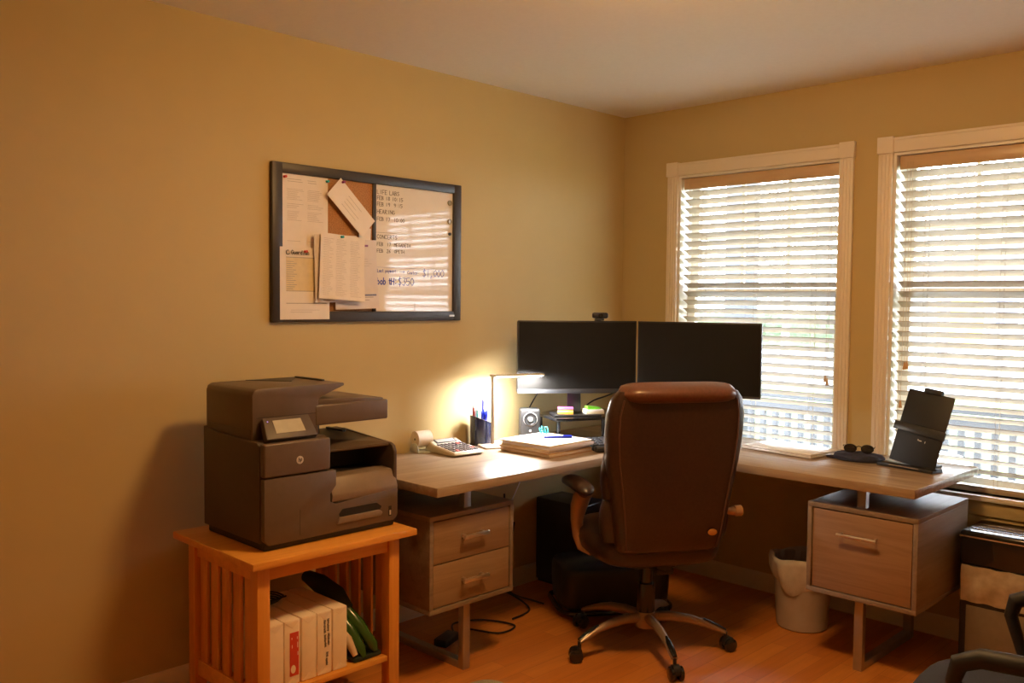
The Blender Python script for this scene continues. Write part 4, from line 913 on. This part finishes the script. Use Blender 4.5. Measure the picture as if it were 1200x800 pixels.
# base
MB().lathe([(0, .085), (.042, .088), (.046, .12), (.040, .150), (.036, .155), (0, .155)]).build('hub', M['base'], t)
def rel(a): return math.radians(a)-CA
for k, ang in enumerate((-106, -34, 38, 110, 182)):
    a = rel(ang)
    lg = MB(); ra = RZ(a); pr_ = [(.03, .128, .020, .022), (.10, .134, .018, .021), (.18, .126, .017, .019), (.25, .108, .016, .016), (.30, .088, .015, .013), (.325, .078, .014, .009)]
    rg = [[ra @ Vector((r, w_*math.cos(u)*(1 if math.sin(u) > -.2 else .8), z+h*math.sin(u))) for u in [2*PI*i/14 for i in range(14)]] for r, z, w_, h in pr_]
    lg.loft(rg).build('base_spoke', M['base'], t, ang=60)
    ic = MB(); rg = [[ra @ Vector((r, w_*math.cos(u), z+.004*math.sin(u))) for u in [2*PI*i/10 for i in range(10)]] for r, z, w_ in ((.235, .130, .004), (.26, .1215, .011), (.30, .1035, .012), (.328, .088, .009))]
    ic.loft(rg).build('foot_cover', M['blkg'], t, ang=60)
    c = ra @ Vector((.325, 0, 0)); sw = RZ(a+1.1+.5*k)
    cs = MB(); cs.tube([(c.x, c.y, .050), (c.x, c.y, .080)], .0075, 10)
    hood = MB().tube([(-.013, 0, .030), (.013, 0, .030)], .023, 18); hood.bm.transform(TR(c.x, c.y, 0) @ sw @ TR(0, -.012, .008))
    me = bpy.data.meshes.new('tmp'); hood.bm.to_mesh(me); hood.bm.free(); cs.bm.from_mesh(me)
    ho = cs.build('caster', M['blk'], t)
    for s in (-1, 1):
        wl = MB().tube([(s*.010, 0, .0275), (s*.013, 0, .0275), (s*.024, 0, .0275), (s*.027, 0, .0275)], [.024, .0275, .0275, .023], 22)
        wl.bm.transform(TR(c.x, c.y, 0) @ sw @ TR(0, -.014, 0)); wl.build('wheel', M['blkg'], ho)

# ================================================================== BIN, SHREDDER, ARMCHAIR
t = thing('waste_bin', 'grey waste bin with a white plastic liner, beside the right drawer cabinet', 'waste bin', (1.265, -.315, 0))
MB().lathe([(0, .006), (.098, .006), (.102, .0), (.108, .006), (.128, .285), (.132, .30), (.128, .305), (.122, .30), (.104, .012), (0, .012)], seg=36).build('bin_body', M['bin'], t)
rg = []
for z, r in ((.20, .126), (.215, .134), (.25, .139), (.29, .141), (.312, .138), (.316, .130), (.30, .124), (.20, .116)):
    rg.append([Vector(((r+.005*math.sin(7*u+z*30)+.003*math.sin(13*u))*math.cos(u), (r+.005*math.sin(7*u+z*30)+.003*math.sin(13*u))*math.sin(u), z+(.030*math.sin(2*u+1.0)+.012*math.sin(5*u) if z < .23 and r > .12 else .006*math.sin(4*u)))) for u in [2*PI*k/48 for k in range(48)]])
MB().loft(rg, cap=False).build('plastic_liner', M['bag'], t, ang=60)
m = MB(); rnd = random.Random(4)
for k in range(5):
    a = rnd.uniform(0, 6.28); r = rnd.uniform(.01, .06)
    m.lathe([(0, 0)]+[(.034*math.sin(PI*j/6)*rnd.uniform(.8, 1.1), .034*(1-math.cos(PI*j/6))) for j in range(1, 6)]+[(0, .068)], (r*math.cos(a), r*math.sin(a), .20), 9)
tag(centred(m.build('crumpled_paper', M['inkd'])), 'dark rubbish inside the lined waste bin', 'rubbish', kind='stuff').location += Vector((1.265, -.315, 0))

t = thing('paper_shredder', 'black paper shredder below the right window', 'shredder', (2.10, -.175, 0))
x0, x1, y0, y1, zt = -.195, .195, -.125, .125, .545
MB().box(x0, x1, y0, y1, zt-.135, zt, .012, 3).build('cutter_head', M['blkg'], t)
MB().box(x0+.004, x1-.004, y0+.002, y1-.004, .02, zt-.136, .008).build('bin_shell', M['blk'], t)
MB().box(x0+.03, x1-.03, y0-.001, y0+.003, .06, zt-.29, .002).build('lower_window', M['shredw'], t)
MB().box(x0-.0005, x1+.0005, y0-.002, y0+.002, zt-.024, zt-.019).build('gold_line', M['handle'], t)
MB().box(x0+.03, x1-.02, -.075, -.060, zt-.001, zt+.002).box(x0+.03, x1-.02, -.030, -.018, zt-.001, zt+.002).box(x0+.04, x1-.02, .02, .035, zt-.001, zt+.002).build('feed_slot', M['chrome'], t)
MB().box(x0+.02, x1, -.055, -.036, zt-.0005, zt+.001).build('feed_opening', M['prblk'], t)
b = MB(); rg = []
for k in range(9):
    z = zt-.133-k*.0175; o = .003+.007*math.sin(k*.39)
    rg.append([Vector((x0+.012+(x1-x0-.02)*i/18, y0-.004-o-.003*math.sin(i*1.3+k*.7)-.003*math.sin(i*.6+k), z+.002*math.sin(i*1.7))) for i in range(19)])
rg2 = [[p+Vector((0, .004, 0)) for p in r] for r in rg]
b.loft([r+r2[::-1] for r, r2 in zip(rg, rg2)]); b.build('clear_bag', M['bagc'], t, ang=60)
MB().box(x0+.02, x0+.05, y0+.02, y0+.05, 0, .02).box(x1-.05, x1-.02, y0+.02, y0+.05, 0, .02).box(x0+.02, x0+.05, y1-.05, y1-.02, 0, .02).box(x1-.05, x1-.02, y1-.05, y1-.02, 0, .02).build('feet', M['blk'], t)

t = thing('armchair', 'dark navy upholstered chair with black loop arms in the near right corner', 'armchair', (2.625, -1.66, 0), math.radians(4))
# faces -x
MB().loft([sup(-.085, 0, z, a, b_, 3.0, 36) for z, a, b_ in ((.385, .26, .235), (.40, .285, .255), (.45, .292, .258), (.485, .276, .245), (.50, .21, .19), (.505, .1, .1))]).build('seat', M['navyf'], t, ang=60)
MB().loft([sup(.25+(z-.5)*.2, 0, z, .030 if .5 < z < .85 else .018, w_, 3, 32) for z, w_ in ((.47, .18), (.50, .215), (.60, .235), (.72, .24), (.82, .225), (.87, .19))]).build('backrest', M['navyf'], t, ang=60)
for s in (-1, 1):
    y = s*.275
    MB().tube([(.22, y, .62), (.10, y, .655), (-.06, y, .668), (-.16, y, .662), (-.205, y, .640), (-.215, y, .60), (-.19, y, .52), (-.15, y*.95, .42), (-.12, y*.9, .365)],
              [.017, .021, .022, .022, .021, .017, .015, .014, .013], 12).build('arm_loop', M['armb'], t)
    MB().tube([(.22, y, .62), (.27, y*.95, .56), (.27, y*.85, .50)], .013, 10).build('arm_brace', M['blk'], t)
    for fx in (-.24, .20): MB().tube([(fx*.85, s*.19, .38), (fx, s*.23, .0)], [.014, .011], 10).build('leg', M['blk'], t)
MB().box(.02, .30, -.03, .03, .355, .375, .004).tube([(.25, 0, .37), (.285, 0, .42), (.27, 0, .60)], .016, 10, flat=1.6).build('back_support', M['blk'], t)
# rug corner
q = P_r = None
m = MB(); pts = []
cx, cy = 1.05, -1.95
for sx_, sy_, a0 in ((1, 1, 0), (-1, 1, 90), (-1, -1, 180), (1, -1, 270)):
    for k in range(7):
        a = math.radians(a0+15*k); pts.append((cx+sx_*.27+.08*math.cos(a), cy+sy_*.17+.08*math.sin(a)))
m.prism(pts, 'z', .0005, .009, bev=.003)
tag(centred(m.build('floor_mat', M['rug'])), 'small beige mat on the wood floor at the bottom edge of the picture', 'mat')
